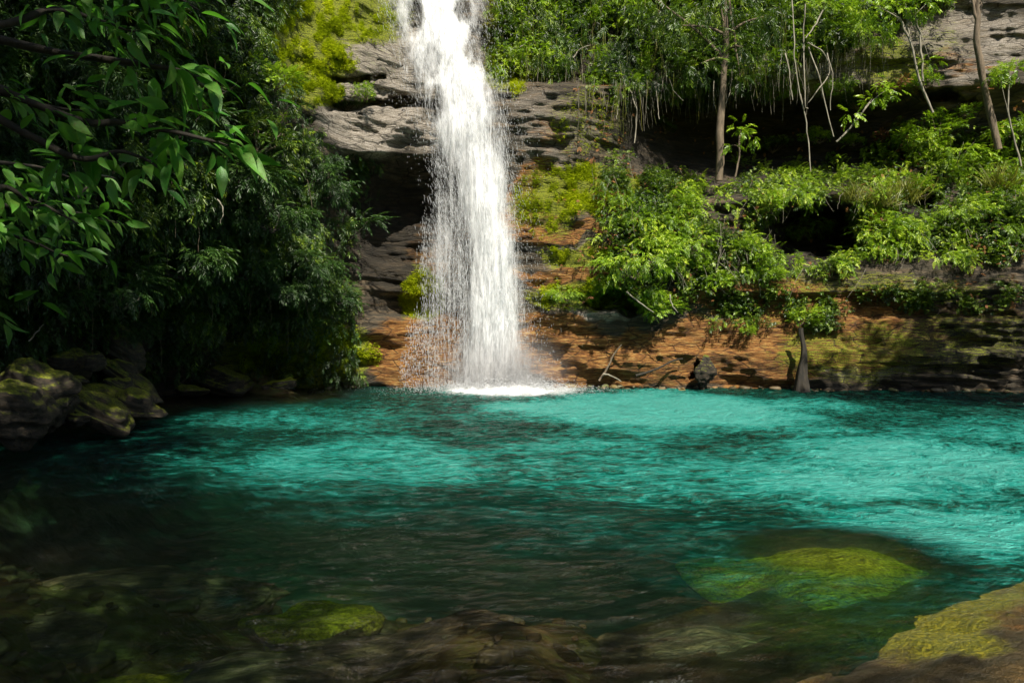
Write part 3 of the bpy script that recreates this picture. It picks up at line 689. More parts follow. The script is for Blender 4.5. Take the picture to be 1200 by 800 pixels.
for args in [
 ('shrub2', 742, 308, 54, 'big drooping bright green shrub hanging out over the rust coloured rock'),
 ('shrub2', 795, 290, 44, 'bright feathery shrub just up and right of the big drooping shrub'),
 ('shrub', 768, 362, 36, 'bright shrub overhanging the dark hollow near the fallen branches'),
 ('shrub', 845, 330, 22, 'round pale green shrub above the mossy rock pillar'),
 ('shrub', 812, 312, 30, 'leafy shrub between the big drooping shrub and the round pale shrub'),
 ('fern', 700, 360, 24, 'small shrub at the left end of the green growth beside the fall'),
 ('whorl', 800, 240, 26, 'shrub with pale star shaped leaves in the middle of the shelf'),
 ('whorl', 875, 300, 36, 'spreading shrub left of the large dark hollow'),
 ('shrub2', 935, 268, 34, 'flat topped shrub reaching over the large dark hollow'),
 ('green', 760, 215, 34, 'dim green shrub under the overhang below the hanging root'),
 ('green', 715, 210, 26, 'green shrub at the top of the moss slope right of the fall'),
 ('shrub', 900, 240, 26, 'small bright shrub above the flat topped shrub'),
 ('fern', 870, 190, 22, 'shaded shrub right beside the foot of the grey trunk'),
 ('whorl', 1100, 150, 34, 'bright leafy shrub behind the two crossing pale saplings'),
 ('shrub', 1065, 165, 26, 'small shrub left of the bright leafy one under the crossing saplings'),
 ('shrub2', 1110, 190, 44, 'broad bright shrub below the crossing saplings'),
 ('whorl', 1075, 220, 34, 'leafy shrub above the tan grass clumps'),
 ('fern', 1155, 195, 38, 'sunny shrub at the foot of the leaning brown trunk'),
 ('green', 1185, 250, 42, 'green shrub at the far right edge of the shelf'),
 ('fern', 1040, 265, 34, 'shrub beside the large dark hollow on its right side'),
 ('shrub2', 1120, 250, 34, 'drooping shrub over the shaded rock ledge at right'),
 ('green', 985, 312, 20, 'low shrub on the ledge just below the large dark hollow'),
 ('shrub', 905, 322, 20, 'low shrub on the ledge above the dark root stump'),
 ('shrub2', 665, 345, 22, 'wispy low shrub on the moss right beside the falling water'),
 ('green', 835, 275, 26, 'dark green shrub in the middle of the shelf above the pale one'),
 ('whorl', 1000, 165, 18, 'whorled tuft at the end of the slanting pale branch'),
 ('whorl', 960, 160, 24, 'tuft of long drooping leaves at the foot of the looping lianas'),
 ('dry', 1035, 160, 20, 'clump of dry orange leaves in front of the dark recess'),
 ('dry', 1050, 98, 20, 'small clump of browned leaves on the rock above the pale branch'),

 ('green', 905, 172, 22, 'small fringe of leaves inside the dark hollow behind the short liana'),
 ('whorl', 1015, 205, 20, 'leafy tuft between the orange dry leaves and the tan grass'),
 ('shrub', 925, 205, 22, 'low shrub on the shelf left of the liana foot'),
 ('green', 780, 150, 20, 'faint shrub growing in the dark overhang left of the grey trunk'),
 ('shrub2', 905, 105, 30, 'leaves hanging down left of the lianas under the overhang edge'),
 ('shrub2', 985, 100, 22, 'small lit sprig just right of the looping liana'),
 ('green', 1005, 120, 24, 'dim clump of leaves on the rock above the slanting pale branch'),
 ('shrub2', 700, 95, 24, 'drooping leaves over the top edge of the right rock face'),
 ('shrub2', 790, 105, 30, 'shaggy leaves hanging from the overhang just left of the grey trunk'),
 ('whorl', 1085, 95, 26, 'bright leaf cluster around the crossing of the pale saplings'),
 ('shrub', 1130, 130, 18, 'small plant on the rock between the saplings and the brown trunk'),
 ('fern', 1150, 235, 24, 'fern below the foot of the leaning brown trunk'),
 ('green', 1200, 190, 30, 'green shrub at the right edge behind the thin sapling'),
]: plant('shrub', *args, group=GS)
for args in [
 ('shrub', 875, 388, 11, 'tiny plant rooted in a crack of the orange rock'),
 ('shrub', 938, 372, 22, 'small bright plant growing on top of the dark root stump'),
 ('whorl', 1180, 85, 20, 'leafy top of growth beside the thin sapling at the right edge'),
 ('shrub', 430, 110, 17, 'small green plant in a crack of the bright grey rock'),
 ('green', 405, 125, 17, 'small plant hanging at the left end of the grey rock crack'),
 ('green', 625, 55, 24, 'leafy plant at the top right lip of the waterfall'),
 ('whorl', 690, 32, 26, 'pale large leaved plant in the growth above the right rock face'),
 ('shrub2', 1010, 45, 34, 'bright leafy plant hanging on the upper rock left of pale saplings'),
 ('shrub2', 950, 25, 34, 'leafy plant at the top above the looping lianas'),
 ('shrub', 142, 444, 9, 'tiny bright green plant growing between the shoreline slabs'),
 ('fern', 1190, 150, 26, 'fern clump at the right edge beside the thin sapling'),
 ('fern', 820, 225, 30, 'spreading fern in the middle of the sunlit shelf'),
]: plant('plant', *args, cat='plant')
for (px, py, rd, lb) in [(1035, 232, 17, 'yellow grass clump nearest the large dark hollow'), (1062, 228, 20, 'taller yellow grass clump in the middle of the shelf edge'),
                         (1000, 228, 15, 'tan grass clump at the left end of the grass row'), (1175, 215, 22, 'tan grass clump at the foot of the thin right sapling')]:
    Yv = float(cliffY(np.array([px]), np.array([py]))[0])-.5; c = P(px, py+rd*.5, Yv); s = rd*Yv/F
    g = np.random.default_rng(px); k = 260
    base = g.normal(size=(k, 3))*[.35, .3, .12]
    d = np.stack([g.normal(size=k)*.4, g.normal(size=k)*.4, g.uniform(.5, 1.2, k)], -1)
    mb = MB(); v, f = leaf_full(.02, .5, 4)
    mb.inst(v, f, basis(d, roll=g.uniform(0, 6, k)), base, g.uniform(.8, 1.7, k), np.clip(.5+.3*g.normal(size=k), 0, 1))
    o = link('grass_clump', mb.mesh('grass_clump', M['leaf_yellow']), label=lb, cat='grass clump', group='grass clumps on the shelf edge', loc=c.tolist()); o.scale = (s, s, s)
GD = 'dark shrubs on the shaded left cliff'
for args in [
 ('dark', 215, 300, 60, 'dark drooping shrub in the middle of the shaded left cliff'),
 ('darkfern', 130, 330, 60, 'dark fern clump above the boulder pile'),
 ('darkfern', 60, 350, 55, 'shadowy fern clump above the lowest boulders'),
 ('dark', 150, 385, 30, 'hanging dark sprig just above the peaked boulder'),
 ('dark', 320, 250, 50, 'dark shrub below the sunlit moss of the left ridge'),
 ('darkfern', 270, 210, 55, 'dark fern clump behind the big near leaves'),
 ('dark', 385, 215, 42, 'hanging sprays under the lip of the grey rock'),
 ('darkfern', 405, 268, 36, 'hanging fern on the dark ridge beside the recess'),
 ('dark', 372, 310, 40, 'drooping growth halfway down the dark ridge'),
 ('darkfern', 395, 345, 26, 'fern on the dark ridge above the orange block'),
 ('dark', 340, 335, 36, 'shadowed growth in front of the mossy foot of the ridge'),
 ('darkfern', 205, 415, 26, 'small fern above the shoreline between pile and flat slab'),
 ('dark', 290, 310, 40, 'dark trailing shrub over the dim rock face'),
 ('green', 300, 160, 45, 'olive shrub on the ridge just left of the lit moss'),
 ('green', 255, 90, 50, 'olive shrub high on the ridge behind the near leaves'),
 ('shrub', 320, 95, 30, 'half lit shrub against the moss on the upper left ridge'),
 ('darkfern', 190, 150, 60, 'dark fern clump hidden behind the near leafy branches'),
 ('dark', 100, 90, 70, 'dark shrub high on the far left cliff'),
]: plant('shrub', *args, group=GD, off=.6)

# ---- trees and saplings of the cliff
def crown_leaves(blobs, kind, size, g):
    mb = MB()
    for c, rad, k in blobs:
        d = g.normal(size=(k, 3)); d /= np.linalg.norm(d, axis=1, keepdims=True)
        rr_ = rad*g.uniform(.25, 1, (k, 1))**.6
        T = np.asarray(c)+d*rr_*[1, 1, .75]
        D = d+g.normal(size=d.shape)*.5+[0, 0, -.35]
        put(mb, kind, T, D, g.uniform(.7, 1.25, k)*size, np.clip(.5+.2*g.normal(size=k)+.2*d[:, 2], 0, 1), g)
    return mb
def tree(name, label, cat, trunk, r0, r1, blobs, kind, size, lmat, bmat, seed, limbs=(), group=None, wob=.04):
    g = np.random.default_rng(seed)
    tp = [P(a, b, c) for a, b, c in trunk]
    root = link(name, None, label=label, cat=cat, group=group); org = tp[0]; root.location = org.tolist()
    mb = MB(); c = tube(mb, np.array(tp)-org, r0, r1, 8, 6, wob); link('trunk', mb.mesh(name+'_trunk', M[bmat], True), root)
    bl = [(P(a, b, c_)-org, rad, k) for a, b, c_, rad, k in blobs]
    for (a, rad, k) in bl[:14]:
        j = int(len(c)*random.uniform(.55, .95)); lb = MB()
        tube(lb, [c[j], (c[j]+a)/2+[0, 0, .12*rad], a], r1*.7, r1*.2, 5, 4, wob*.6)
        link('branch', lb.mesh(name+'_branch', M[bmat], True), root)
    for q in limbs:
        lb = MB(); tube(lb, np.array([P(*u) for u in q])-org, r1*.8, r1*.3, 5, 5, wob*.5); link('branch', lb.mesh(name+'_branch', M[bmat], True), root)
    if bl: link('crown', crown_leaves(bl, kind, size, g).mesh(name+'_crown', M[lmat]), root)
    return root
tree('tree', 'straight grey trunked tree standing in front of the dark overhang', 'tree',
     [(843, 212, 20.9), (844, 150, 20.8), (848, 95, 20.7), (852, 40, 20.6), (850, -40, 20.5)], .13, .08,
     [(845, 5, 20.5, .9, 90), (800, 30, 20.6, .8, 80), (895, 20, 20.4, .8, 80), (870, 55, 20.2, .6, 60), (820, 75, 20.4, .5, 45), (770, 0, 20.6, .8, 70), (880, -20, 20.4, .9, 60), (868, 90, 20.3, .3, 20)], 'bamboo', .38, 'leaf_mid', 'bark_brown', 301)
tree('tree', 'leaning brown trunked tree against the bright rock at the top right', 'tree',
     [(1170, 176, 20.3), (1160, 130, 20.3), (1150, 85, 20.2), (1146, 40, 20.1), (1147, 0, 20.1), (1143, -80, 20.0)], .10, .075,
     [(1160, -60, 20, .8, 60), (1110, -60, 20, .8, 50)], 'leafy', .4, 'leaf_mid', 'bark_brown', 302, limbs=[[(1147, 30, 20.1), (1140, 5, 20.1), (1137, -40, 20)]])
GSAP = 'thin saplings on the right cliff'
tree('sapling', 'pale slender sapling leaning left, in front of the upper right rock', 'sapling',
     [(1092, 133, 20.4), (1078, 90, 20.3), (1064, 45, 20.3), (1055, 20, 20.3)], .035, .03,
     [(1045, 15, 20.3, .5, 40), (1020, 5, 20.3, .5, 40), (1060, -5, 20.3, .5, 35), (1085, 5, 20.2, .4, 25)], 'leafy', .34, 'leaf_bright', 'bark_pale', 303, group=GSAP)
tree('sapling', 'pale straight sapling crossing the leaning one near its top', 'sapling',
     [(1081, 95, 20.3), (1080, 60, 20.3), (1075, 30, 20.3), (1068, 12, 20.2)], .03, .02,
     [(1075, 5, 20.2, .4, 25), (1090, 70, 20.2, .3, 14)], 'leafy', .3, 'leaf_bright', 'bark_pale', 304, group=GSAP)
tree('sapling', 'thin pale sapling with a small leafy top at the right edge', 'sapling',
     [(1196, 195, 19.8), (1188, 160, 19.8), (1181, 130, 19.7), (1184, 92, 19.7)], .028, .018,
     [(1184, 84, 19.7, .3, 26), (1170, 86, 19.7, .22, 12)], 'leafy', .3, 'leaf_bright', 'bark_pale', 305, group=GSAP, wob=.02)
tree('sapling', 'short pale branch slanting up right to a spray of leaves', 'sapling',
     [(981, 166, 20.6), (998, 148, 20.5), (1012, 130, 20.4), (1020, 120, 20.4)], .03, .02,
     [(1022, 116, 20.4, .3, 22), (1000, 135, 20.4, .22, 12), (1040, 105, 20.4, .4, 30)], 'leafy', .3, 'leaf_bright', 'bark_pale', 306, group=GSAP, wob=.02)
tree('sapling', 'small shaded sapling right of the grey trunk under the overhang', 'sapling',
     [(862, 208, 20.6), (866, 185, 20.6), (866, 160, 20.6)], .03, .02,
     [(868, 150, 20.6, .33, 26), (858, 170, 20.6, .2, 10), (882, 160, 20.6, .22, 10)], 'leafy', .3, 'leaf_bright', 'bark_brown', 307, group=GSAP, wob=.02)
GL = 'pale lianas hanging before the dark overhang'
for pts, rad, lb in [
 ([(928, 0), (930, 50), (933, 90), (938, 118)], .022, 'straight upper liana dropping from the top leaves'),
 ([(920, 62), (926, 95), (928, 118)], .020, 'short liana left of the straight upper one'),
 ([(938, 110), (945, 150), (950, 200)], .024, 'pale liana continuing down to the dark hollow'),
 ([(943, 5), (942, 50), (944, 118), (946, 128)], .022, 'thin upright liana in the middle of the tangle'),
 ([(946, 50), (965, 62), (972, 85), (958, 105), (948, 120)], .022, 'looping liana that curls back toward the tangle'),
 ([(947, 55), (958, 85), (964, 110), (977, 160)], .022, 'pale liana running down right out of the loop'),
 ([(969, 62), (975, 90), (973, 130)], .018, 'thin liana right of the loop'),
 ([(965, 12), (955, 30), (945, 45)], .025, 'thick bent liana at the top of the tangle'),
 ([(738, 105), (744, 122), (746, 140), (744, 168)], .022, 'wavy pale root hanging under the overhang edge'),
 ([(722, 95), (724, 125), (722, 140)], .018, 'short mossy root hanging left of the wavy pale root'),
 ([(768, 100), (770, 118), (772, 140)], .012, 'faint thin root hanging right of the wavy pale root'),
 ([(785, 92), (790, 108), (800, 118)], .012, 'thin curved twig under the hanging leaves'),
 ([(836, 95), (836, 115), (838, 128)], .012, 'thin vine hanging just left of the grey trunk'),
 ([(858, 80), (856, 105), (851, 122)], .012, 'thin vine hanging just right of the grey trunk'),
]:
    mb = MB(); Yv = 20.6 if pts[0][0] > 900 else 20.9
    q = np.array([P(a, b, Yv+random.uniform(-.15, .15)) for a, b in pts]); tube(mb, q-q[0], rad, rad*.7, 5, 8, .03)
    link('liana', mb.mesh('liana', M['bark_pale'], True), label=lb, cat='liana', group=GL, loc=q[0].tolist())
for pts, rad, lb, mt, Yv in [
 ([(702, 446), (712, 430), (720, 415), (728, 404)], .035, 'dark fallen branch leaning against the rust coloured rock', 'bark_brown', 19.6),
 ([(706, 438), (716, 440), (728, 447)], .028, 'pale fallen branch lying at the waterline beneath the dark hollow', 'bark_pale', 19.5),
 ([(745, 440), (770, 432), (790, 422), (800, 420)], .04, 'long dark branch lying across the orange rock to the hollow', 'bark_dark', 19.6),
 ([(735, 342), (750, 355), (766, 366)], .022, 'bare pale twig inside the big drooping shrub', 'bark_pale', 18.7),
 ([(785, 345), (788, 358), (794, 366)], .02, 'bare forked twig below the leafy shrub', 'bark_pale', 18.9),
 ([(88, 234), (103, 222), (115, 207), (133, 209)], .012, 'pale bare twig shining in the dark leaves at left', 'bark_pale', 5.0),
 ([(132, 202), (142, 194), (152, 188)], .008, 'short pale twig beside the shining bare one', 'bark_pale', 5.0),
 ([(146, 362), (160, 352), (166, 345)], .02, 'pale twig catching light on the shaded left cliff', 'bark_pale', 12.0),
 ([(34, 400), (44, 388), (52, 380)], .008, 'thin slanting twig above the humped boulder', 'bark_pale', 8.0),
 ([(255, 234), (262, 246), (258, 262)], .012, 'thin curling vine on the dark left cliff', 'bark_pale', 12.5),
 ([(600, 58), (612, 54), (618, 47)], .02, 'curved bare twig beside the lip of the fall', 'bark_pale', 20.9),
 ([(672, 68), (680, 58), (692, 53)], .02, 'pale bent twig in the leaves above the rock face', 'bark_pale', 20.9),
]:
    mb = MB(); q = np.array([P(a, b, Yv) for a, b in pts]); tube(mb, q-q[0], rad, rad*.5, 6, 8, .02)
    link('fallen_branch' if 'fallen' in lb or 'long dark' in lb else 'twig', mb.mesh('branch', M[mt], True), label=lb, cat='branch', loc=q[0].tolist())

# root stump and mossy pillar at the water
def column(name, label, cat, px, y0, y1, Yv, w0, w1, mat, seed):
    """w: (row, half width px) pairs"""
    n1, n2 = 60, 40; t_ = np.linspace(0, 1, n1); th = np.linspace(0, 2*np.pi, n2, endpoint=False)
    py = y0+(y1-y0)*t_; c = P(np.full(n1, px)+3*vnoise(t_*3, seed, 0, 1), py, np.full(n1, Yv))
    w = (w0+(w1-w0)*t_**2.2)*Yv/F
    rr_ = w[:, None]*(1+.28*fbm(np.cos(th)[None]*1.6, np.sin(th)[None]*1.6, t_[:, None]*2, seed, 4))
    v = c[:, None]+np.stack([rr_*np.cos(th), rr_*np.sin(th)*.8, 0*rr_], -1)
    o0 = c[0].copy()
    i = np.arange(n1-1)[:, None]*n2; j = np.arange(n2)[None]; k = (j+1) % n2
    f = np.stack([i+j, i+n2+j, i+n2+k, i+k], -1).reshape(-1, 4)
    return link(name, mesh_from(name, (v-o0).reshape(-1, 3), f, M[mat], {'tint': np.full(n1*n2, .5)}, True), label=label, cat=cat, loc=o0.tolist())
column('root_stump', 'dark cone shaped root stump standing in the water against the rock', 'root', 941, 384, 470, 19.15, 2.5, 13, 'bark_dark', 5)
rock('rock_pillar', 'mossy pale rock pillar at the waterline beside a small dark hole', 826, 436, 19.55, (.30, .3, .55), (0, 6, 15), 91, 'rock', 'rock pillar', rough=.14)

# ------------------------------------------------------------------ near tree with big leaves
def near_leaf_arr(): return leaf_full(.19, .30, 8)
def near_tree(name, label, root_pt, boughs, seed, leafL=(.08, .22), mat='leaf_near'):
    g = np.random.default_rng(seed)
    root = link(name, None, label=label, cat='tree'); org = np.array(root_pt, float); root.location = org.tolist()
    fork = org+[0.4, .3, 3.6]
    mb = MB(); tube(mb, [[0, 0, 0], [.1, 0, 1.8], fork-org], .16, .10, 10, 6, .05); link('trunk', mb.mesh('trunk', M['bark_dark'], True), root)
    lv, lf = near_leaf_arr(); L = MB()
    for bi, (pts, nl) in enumerate(boughs):
        LL = leafL if bi > 2 or seed == 402 else (.13, .30)
        q = np.array([P(*u) for u in pts]); q = np.vstack([fork, q])
        lb = MB(); c = tube(lb, q-org, .035, .006, 6, 8, .02); link('branch', lb.mesh('branch', M['bark_dark'], True), root)
        k0 = int(len(c)*.45); idx = g.integers(k0, len(c), nl)
        base = c[idx]+g.normal(size=(nl, 3))*.03
        # side twigs
        td = g.normal(size=(nl, 3))*[.8, .6, .45]+[.25, 0, -.1]
        tl = g.uniform(.02, .28, (nl, 1)); tw = base+td*tl
        for a, b in zip(base[::2], tw[::2]): tube(lb, [a, (a+b)/2+[0, 0, .02], b], .004, .002, 4, 2)
        D = td*.7+g.normal(size=(nl, 3))*.38+[.5, 0, -.42]
        L.inst(lv, lf, basis(D, roll=g.normal(size=nl)*.6), tw, g.uniform(*LL, nl), np.clip(.5+.25*g.normal(size=nl), 0, 1))
    link('leaves', L.mesh('leaves', M[mat]), root)
    return root
near_tree('broadleaf_tree', 'near tree with long glossy drooping leaves reaching in from the upper left', (-4.6, 3.6, .3), [
 ([(60, 60, 4.6), (170, 75, 4.7), (220, 85, 4.7), (262, 108, 4.8)], 34),
 ([(60, 130, 4.5), (150, 145, 4.6), (230, 160, 4.6), (285, 178, 4.7)], 44),
 ([(20, 150, 4.4), (90, 185, 4.5), (150, 178, 4.6), (195, 205, 4.6)], 34),
 ([(10, -30, 4.2), (100, -20, 4.5), (180, -10, 4.6), (235, 12, 4.8)], 60),
 ([(-20, 30, 4.2), (60, 10, 4.4), (120, 25, 4.5), (165, 40, 4.6)], 60),
 ([(-40, 200, 4.2), (10, 220, 4.4), (50, 240, 4.5), (95, 262, 4.5)], 60),
 ([(-60, 110, 4.2), (0, 110, 4.4), (50, 125, 4.5), (110, 130, 4.6)], 60),
], 401)
near_tree('broadleaf_tree', 'near low tree whose long leaves hang over the boulders at the left edge', (-4.9, 4.6, .3), [
 ([(-60, 330, 5.0), (-25, 345, 5.1), (-5, 372, 5.2)], 12),
 ([(-80, 280, 5.2), (-10, 270, 5.6), (40, 285, 5.8), (80, 300, 6.0)], 46),
 ([(-80, 230, 5.4), (0, 240, 5.8), (90, 250, 6.2), (140, 262, 6.4)], 40),
 ([(-80, 180, 5.4), (0, 190, 5.8), (60, 200, 6.2), (100, 215, 6.4)], 50),
], 402, (.13, .22))
# one big bright leaf by itself
# ------------------------------------------------------------------ shade trees round the pool (they lean over the frame)
def shade_tree(name, label, base, blobs, seed, size=.62):
    g = np.random.default_rng(seed); org = np.array(base, float)
    root = link(name, None, label=label, cat='tree', group='tall shade trees over the near bank'); root.location = org.tolist()
    top = np.mean([b[0] for b in blobs], axis=0)-org
    mb = MB(); mid = top*[.25, .25, .62]
    c = tube(mb, [[0, 0, -.6], mid*.5, mid, top*[.7, .7, .95]], .32, .12, 10, 8, .12); link('trunk', mb.mesh('trunk', M['bark_dark'], True), root)
    for ctr, rad, k in blobs:
        lb = MB(); a = np.array(ctr)-org; tube(lb, [c[int(len(c)*.62)], (c[int(len(c)*.8)]+a)/2, a], .10, .03, 6, 5, .08); link('branch', lb.mesh('branch', M['bark_dark'], True), root)
    link('crown', crown_leaves([(np.array(b[0])-org, b[1], b[2]) for b in blobs], 'leafy', size, g).mesh('crown', M['leaf_mid']), root)
shade_tree('shade_tree', 'tall tree leaning over the shaded left side of the pool', (-11.5, 7, .6),
    [((-6.6, 6.0, 10.4), 2.5, 850), ((-9.0, 7.5, 11), 2.8, 800), ((-4.9, 3.0, 10), 2.5, 700), ((-5.9, 9.8, 11.8), 2.3, 700), ((-8.8, 3, 9.6), 2.8, 850)], 501)
shade_tree('shade_tree', 'tall tree on the left bank beside the camera', (-7.5, -2.5, .6),
    [((-6.0, -.5, 9), 2.6, 480), ((-3.2, -1.2, 9.8), 2.6, 450), ((-1.4, -2.6, 9.8), 2.4, 400), ((-6, -4, 9.5), 2.8, 600)], 502)
shade_tree('shade_tree', 'tall tree on the bank behind the camera', (2.5, -8, .7),
    [((.9, -4.4, 9.8), 2.4, 400), ((3.2, -5.2, 10), 1.9, 300), ((6.4, -6.6, 10), 2.0, 380), ((1, -7.5, 10), 3, 600)], 503)
shade_tree('shade_tree', 'tall tree on the right bank shading the end of the rock wall', (15.5, 10, .8),
    [((13.0, 10.6, 10.6), 2.2, 420), ((15.4, 11, 11), 2.4, 420), ((16.5, 8, 10), 2.5, 400)], 504)

# ------------------------------------------------------------------ waterfall
WR = np.array([-200, -60, 0, 30, 60, 100, 150, 200, 250, 300, 350, 400, 455], float)
WL = np.array([420, 440, 452, 468, 478, 484, 498, 512, 525, 532, 535, 528, 520], float)
WRt = np.array([540, 553, 562, 568, 577, 588, 590, 591, 597, 603, 608, 612, 620], float)
WY = np.array([23.6, 22.2, 21.2, 20.9, 20.6, 20.3, 20.1, 20.0, 19.95, 19.9, 19.85, 19.85, 19.85])
m, t = nt('falling white water'); n = N(t)
ps = n.pos((1, 1, .11)); st1 = n.noise(ps, 6, 6, .72, .5); st2 = n.noise(n.pos((1, 1, .10)), 26, 3, .6); bgn = n.noise(n.pos((1, 1, .35)), 1.3, 3, .6)
al = n.math('ADD', n.attr('dens'), n.math('ADD', n.math('MULTIPLY_ADD', st1, 2.6, -1.3), n.math('ADD', n.math('MULTIPLY_ADD', st2, .8, -.4), n.math('MULTIPLY_ADD', bgn, 1.2, -.6))))
alpha = n.math('MULTIPLY', n.math('POWER', n.mapr(al, .10, .95), 1.1), n.mapr(n.attr('dens'), .04, .55))
d1 = n('ShaderNodeBsdfDiffuse', {'Color': (.93, .94, .95, 1), 'Normal': n('ShaderNodeBump', {'Height': st1, 'Strength': .7, 'Distance': .15}).outputs[0]})
d2 = n('ShaderNodeBsdfTranslucent', {'Color': (.85, .88, .90, 1)})
ww = n('ShaderNodeMixShader', {0: .3, 1: d1.outputs[0], 2: d2.outputs[0]})
n.out(n('ShaderNodeMixShader', {0: alpha, 1: n('ShaderNodeBsdfTransparent').outputs[0], 2: ww.outputs[0]}).outputs[0])
M['fall'] = m
m, t = nt('water drops'); n = N(t)
d1 = n('ShaderNodeBsdfDiffuse', {'Color': (.88, .90, .92, 1)}); d2 = n('ShaderNodeBsdfTranslucent', {'Color': (.88, .90, .92, 1)})
dd = n('ShaderNodeMixShader', {0: .45, 1: d1.outputs[0], 2: d2.outputs[0]})
n.out(n('ShaderNodeMixShader', {0: .55, 1: n('ShaderNodeBsdfTransparent').outputs[0], 2: dd.outputs[0]}).outputs[0])
M['drops'] = m
m, t = nt('white foam'); n = N(t)
n.out(n('ShaderNodeBsdfDiffuse', {'Color': (.92, .94, .94, 1), 'Normal': n('ShaderNodeBump', {'Height': n.noise(n.pos(), 14, 5, .7), 'Strength': .5, 'Distance': .05}).outputs[0]}).outputs[0])
M['foam'] = m
fallroot = link('waterfall', None, label='tall white waterfall pouring down the cliff into the turquoise pool', cat='waterfall'); fo_ = np.array([-.3, 19.85, 0.]); fallroot.location = fo_.tolist()
def densfn(px, py):
    L = np.interp(py, WR, WL); R = np.interp(py, WR, WRt); s = (px-L)/(R-L)
    mid = np.interp(py, [-60, 0, 60, 100, 150, 200, 300, 455], [.42, .50, .42, .50, .54, .60, .60, .56])
    wd = np.interp(py, [-60, 0, 60, 150, 250, 455], [.44, .42, .38, .38, .38, .40])
    d = np.exp(-(np.abs(s-mid)/wd)**2.6)*1.0
    # dark rock windows in the upper cascade
    hole = blob(px, py, [(487, 18, 11, 26, .8), (541, 12, 12, 16, .7), (507, 72, 12, 26, .55), (552, 62, 12, 18, .35), (512, 120, 10, 26, .5), (578, 70, 12, 22, .55), (508, 165, 8, 20, .3)])
    return d*(1-hole)
def sidef(x, y):
    l = np.interp(y, [150, 200, 300, 400, 450], [500, 499, 496, 490, 484]); r_ = np.interp(y, [150, 250, 455], [515, 540, 545])
    return sst(-6, 26, x-l-6*fbm(y/30, 0, 0, 631, 3))*(1-sst(-5, 12, x-r_))*sst(140, 210, y)*(1-.5*sst(330, 430, y))
for li, (dy, sc, th_) in enumerate([(0, 1.0, 0), (-.18, .9, 1), (-.36, .72, 2)]):
    tt = np.linspace(-180, 457, 240); ss = np.linspace(-.55, 1.16, 60)
    S_, T_ = np.meshgrid(ss, tt)
    L = np.interp(T_, WR, WL); R = np.interp(T_, WR, WRt); px = L+(R-L)*((S_-.5)*sc+.5+.03*li)
    Yv = np.interp(T_, WR, WY)+dy-.25*np.sin(np.clip(S_, 0, 1)*np.pi)+.10*fbm(px/12, T_/60, li, 601, 3)
    v = P(px, T_, Yv)-fo_; v[..., 2] = np.maximum(v[..., 2], -.05)
    i = (np.arange(239)[:, None]*60+np.arange(59)[None]).ravel()
    dn = densfn(px, T_)*[1.0, .8, .62][li]
    dn = np.maximum(dn, .34*sidef(px, T_)*sst(455, 300, T_) if li == 0 else .20*sidef(px, T_))
    link('water_curtain', mesh_from('water_curtain', v.reshape(-1, 3), np.stack([i, i+60, i+61, i+1], -1), M['fall'], {'dens': dn.ravel()}, True), fallroot)
# threads and drops of water
def drops(n_, box, dens, Yoff, ln, wd, name, slope=0.0):
    q = scatter(n_, box, dens); px, py = q[:, 0], q[:, 1]; k = len(px)
    Yv = np.interp(py, WR, WY)+rng.uniform(*Yoff, k)
    T = P(px, py, Yv)-fo_
    d = np.stack([rng.normal(size=k)*.05+slope, rng.normal(size=k)*.05, -np.ones(k)], -1)
    # falling curve follows the fall's lean
    lean = (np.interp(py+15, WR, (WL+WRt)/2)-np.interp(py-15, WR, (WL+WRt)/2))/30
    d[:, 0] += lean
    tv = np.array([[-.5, 0, 0], [0, .5, 0], [0, -.5, 0], [0, 0, .5], [0, 0, -.5], [.5, 0, 0]])
    tf = np.array([[0, 1, 3], [0, 3, 2], [0, 2, 4], [0, 4, 1], [5, 3, 1], [5, 2, 3], [5, 4, 2], [5, 1, 4]])
    R = basis(d, up=np.array([0, 1.0, 0])); L_ = rng.uniform(*ln, k)*rng.uniform(.5, 1, k); W = rng.uniform(*wd, k)
    R = R*np.stack([L_, W, W], -1)[:, None, :]
    mb = MB(); mb.inst(tv, tf, R, T, np.ones(k), np.full(k, .5))
    return link(name, mb.mesh(name, M['drops']), fallroot)
def strands(px, py, s, f=3.0): return sst(-.1, .45, fbm(px/f, py/90, 0, s, 3))
drops(11000, (440, -60, 650, 455), lambda x, y: densfn(x, y)*(.15+.85*strands(x, y, 611, 5)), (-.8, .1), (.12, .5), (.004, .012), 'water_threads')
drops(5000, (440, -60, 660, 455), lambda x, y: np.clip(densfn(x, y)+.0, 0, 1)**.35*.5*(1-densfn(x, y)), (-.9, .1), (.03, .12), (.005, .012), 'spray')
drops(9000, (450, 140, 560, 455), lambda x, y: sidef(x, y)*(.25+.75*strands(x, y, 617, 2.2)), (-.35, .35), (.05, .22), (.004, .011), 'side_threads')
drops(1500, (450, 330, 520, 455), lambda x, y: blob(x, y, [(492, 395, 18, 28, .7), (482, 432, 16, 26, .8), (505, 430, 12, 30, .5)]), (-.2, .35), (.04, .14), (.006, .013), 'side_splash')
drops(2600, (590, 80, 690, 455), lambda x, y: np.exp(-np.maximum(x-np.interp(y, WR, WRt), 0)/9)*(x > np.interp(y, WR, WRt)-8)*.6*sst(90, 140, y), (-.6, .2), (.02, .09), (.004, .010), 'spray')
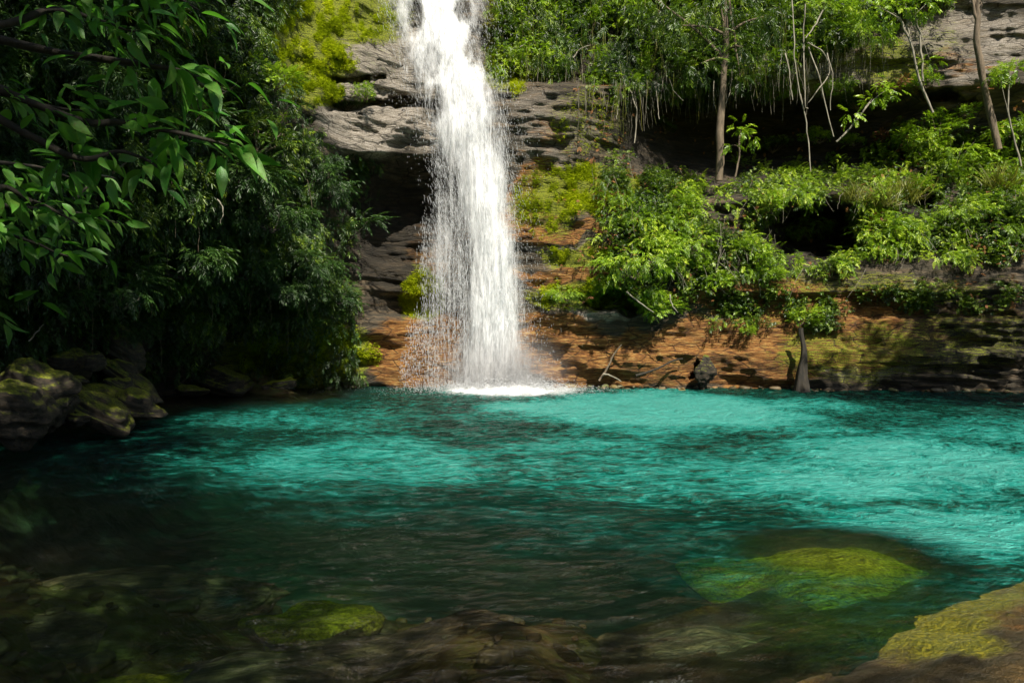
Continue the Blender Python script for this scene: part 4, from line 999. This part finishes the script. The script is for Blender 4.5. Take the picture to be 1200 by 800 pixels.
# splash at the foot
k = 16000
a = rng.uniform(0, 2*np.pi, k); rr_ = np.abs(rng.normal(size=k))*1.25; z = np.abs(rng.normal(size=k))*.42*np.exp(-rr_/1.1)
T = np.stack([rr_*np.cos(a)*1.25+.05, rr_*np.sin(a)*.65-.35, z], -1)
tv = np.array([[-.5, 0, 0], [0, .5, 0], [0, -.5, 0], [0, 0, .5], [0, 0, -.5], [.5, 0, 0]]); tf = np.array([[0, 1, 3], [0, 3, 2], [0, 2, 4], [0, 4, 1], [5, 3, 1], [5, 2, 3], [5, 4, 2], [5, 1, 4]])
mb = MB(); mb.inst(tv, tf, basis(rng.normal(size=(k, 3))), T, rng.uniform(.015, .05, k)*np.exp(-rr_/3), np.full(k, .5))
link('splash', mb.mesh('splash', M['drops']), fallroot)
# drifting mist at the foot
mm_, t = nt('fine mist'); n = N(t)
op = n('ShaderNodeTexCoord').outputs['Object']; ln_ = n('ShaderNodeVectorMath', {0: op}, operation='LENGTH').outputs['Value']
dn_ = n.math('MULTIPLY', n.mapr(ln_, .0, 1.0, 1, 0), n.math('MULTIPLY', n.mapr(ln_, .0, 1.0, 1, 0), 2.2))
vs = n('ShaderNodeVolumeScatter', {'Color': (.95, .97, .98, 1), 'Density': dn_, 'Anisotropy': .1})
o_ = n('ShaderNodeOutputMaterial'); t.links.new(vs.outputs[0], o_.inputs['Volume'])
import bmesh
bm = bmesh.new(); bmesh.ops.create_icosphere(bm, subdivisions=3, radius=1); me = bpy.data.meshes.new('mist'); bm.to_mesh(me); bm.free(); me.materials.append(mm_)
mo = link('mist', me, fallroot, loc=(.05, -.5, .35)); mo.scale = (2.3, 1.2, 1.7); mo['kind'] = 'stuff'
# foam mound
S_, A_ = np.meshgrid(np.linspace(0, 1, 40), np.linspace(0, 2*np.pi, 97)[:-1])
x = 1.75*S_*np.cos(A_); y = 1.05*S_*np.sin(A_)-.40; z = .15*(1-S_**1.5)*(1+.6*fbm(x*5, y*5, 0, 621, 4))-.03*S_
i = np.arange(96)[:, None]*40; j = np.arange(39)[None]; i2 = (np.arange(96)[:, None]+1) % 96*40
link('foam', mesh_from('foam', np.stack([x, y, z], -1).reshape(-1, 3), np.stack([i+j, i+j+1, i2+j+1, i2+j], -1).reshape(-1, 4), M['foam'], None, True), fallroot)

# ------------------------------------------------------------------ light, sky, camera
SUN = Vector((.20, -.60, .775)).normalized()
w = bpy.data.worlds.new('World'); SC.world = w; w.use_nodes = True
t = w.node_tree; bg = t.nodes['Background']
sky = t.nodes.new('ShaderNodeTexSky'); sky.sky_type = 'NISHITA'; sky.sun_disc = False
sky.sun_elevation = math.asin(SUN.z); sky.sun_rotation = math.atan2(SUN.x, SUN.y)
t.links.new(sky.outputs[0], bg.inputs[0]); bg.inputs[1].default_value = .06
ld = bpy.data.lights.new('sun', 'SUN'); ld.energy = 5.0; ld.angle = math.radians(.5); ld.color = (1, .93, .80)
lo = bpy.data.objects.new('sun', ld); COL.objects.link(lo); lo.rotation_euler = SUN.to_track_quat('Z', 'Y').to_euler()

cd = bpy.data.cameras.new('camera'); cam = bpy.data.objects.new('camera', cd); COL.objects.link(cam)
cd.sensor_width = 36; cd.lens = F/1200*36; cd.shift_y = -(400-HZ)/1200; cd.clip_end = 500; cd.clip_start = .05
cam.location = (0, 0, CAM_Z); cam.rotation_euler = (math.pi/2, 0, 0)
SC.camera = cam
SC.view_settings.view_transform = 'Standard'; SC.view_settings.look = 'None'; SC.view_settings.gamma = 1
SC.view_settings.use_curve_mapping = False; SC.view_settings.exposure = .8
c = SC.cycles
c.use_denoising = True; c.use_adaptive_sampling = True; c.adaptive_threshold = .012; c.max_bounces = 6; c.diffuse_bounces = 3; c.glossy_bounces = 4; c.transmission_bounces = 6; c.transparent_max_bounces = 24
c.caustics_reflective = False; c.caustics_refractive = False; c.sample_clamp_indirect = 4
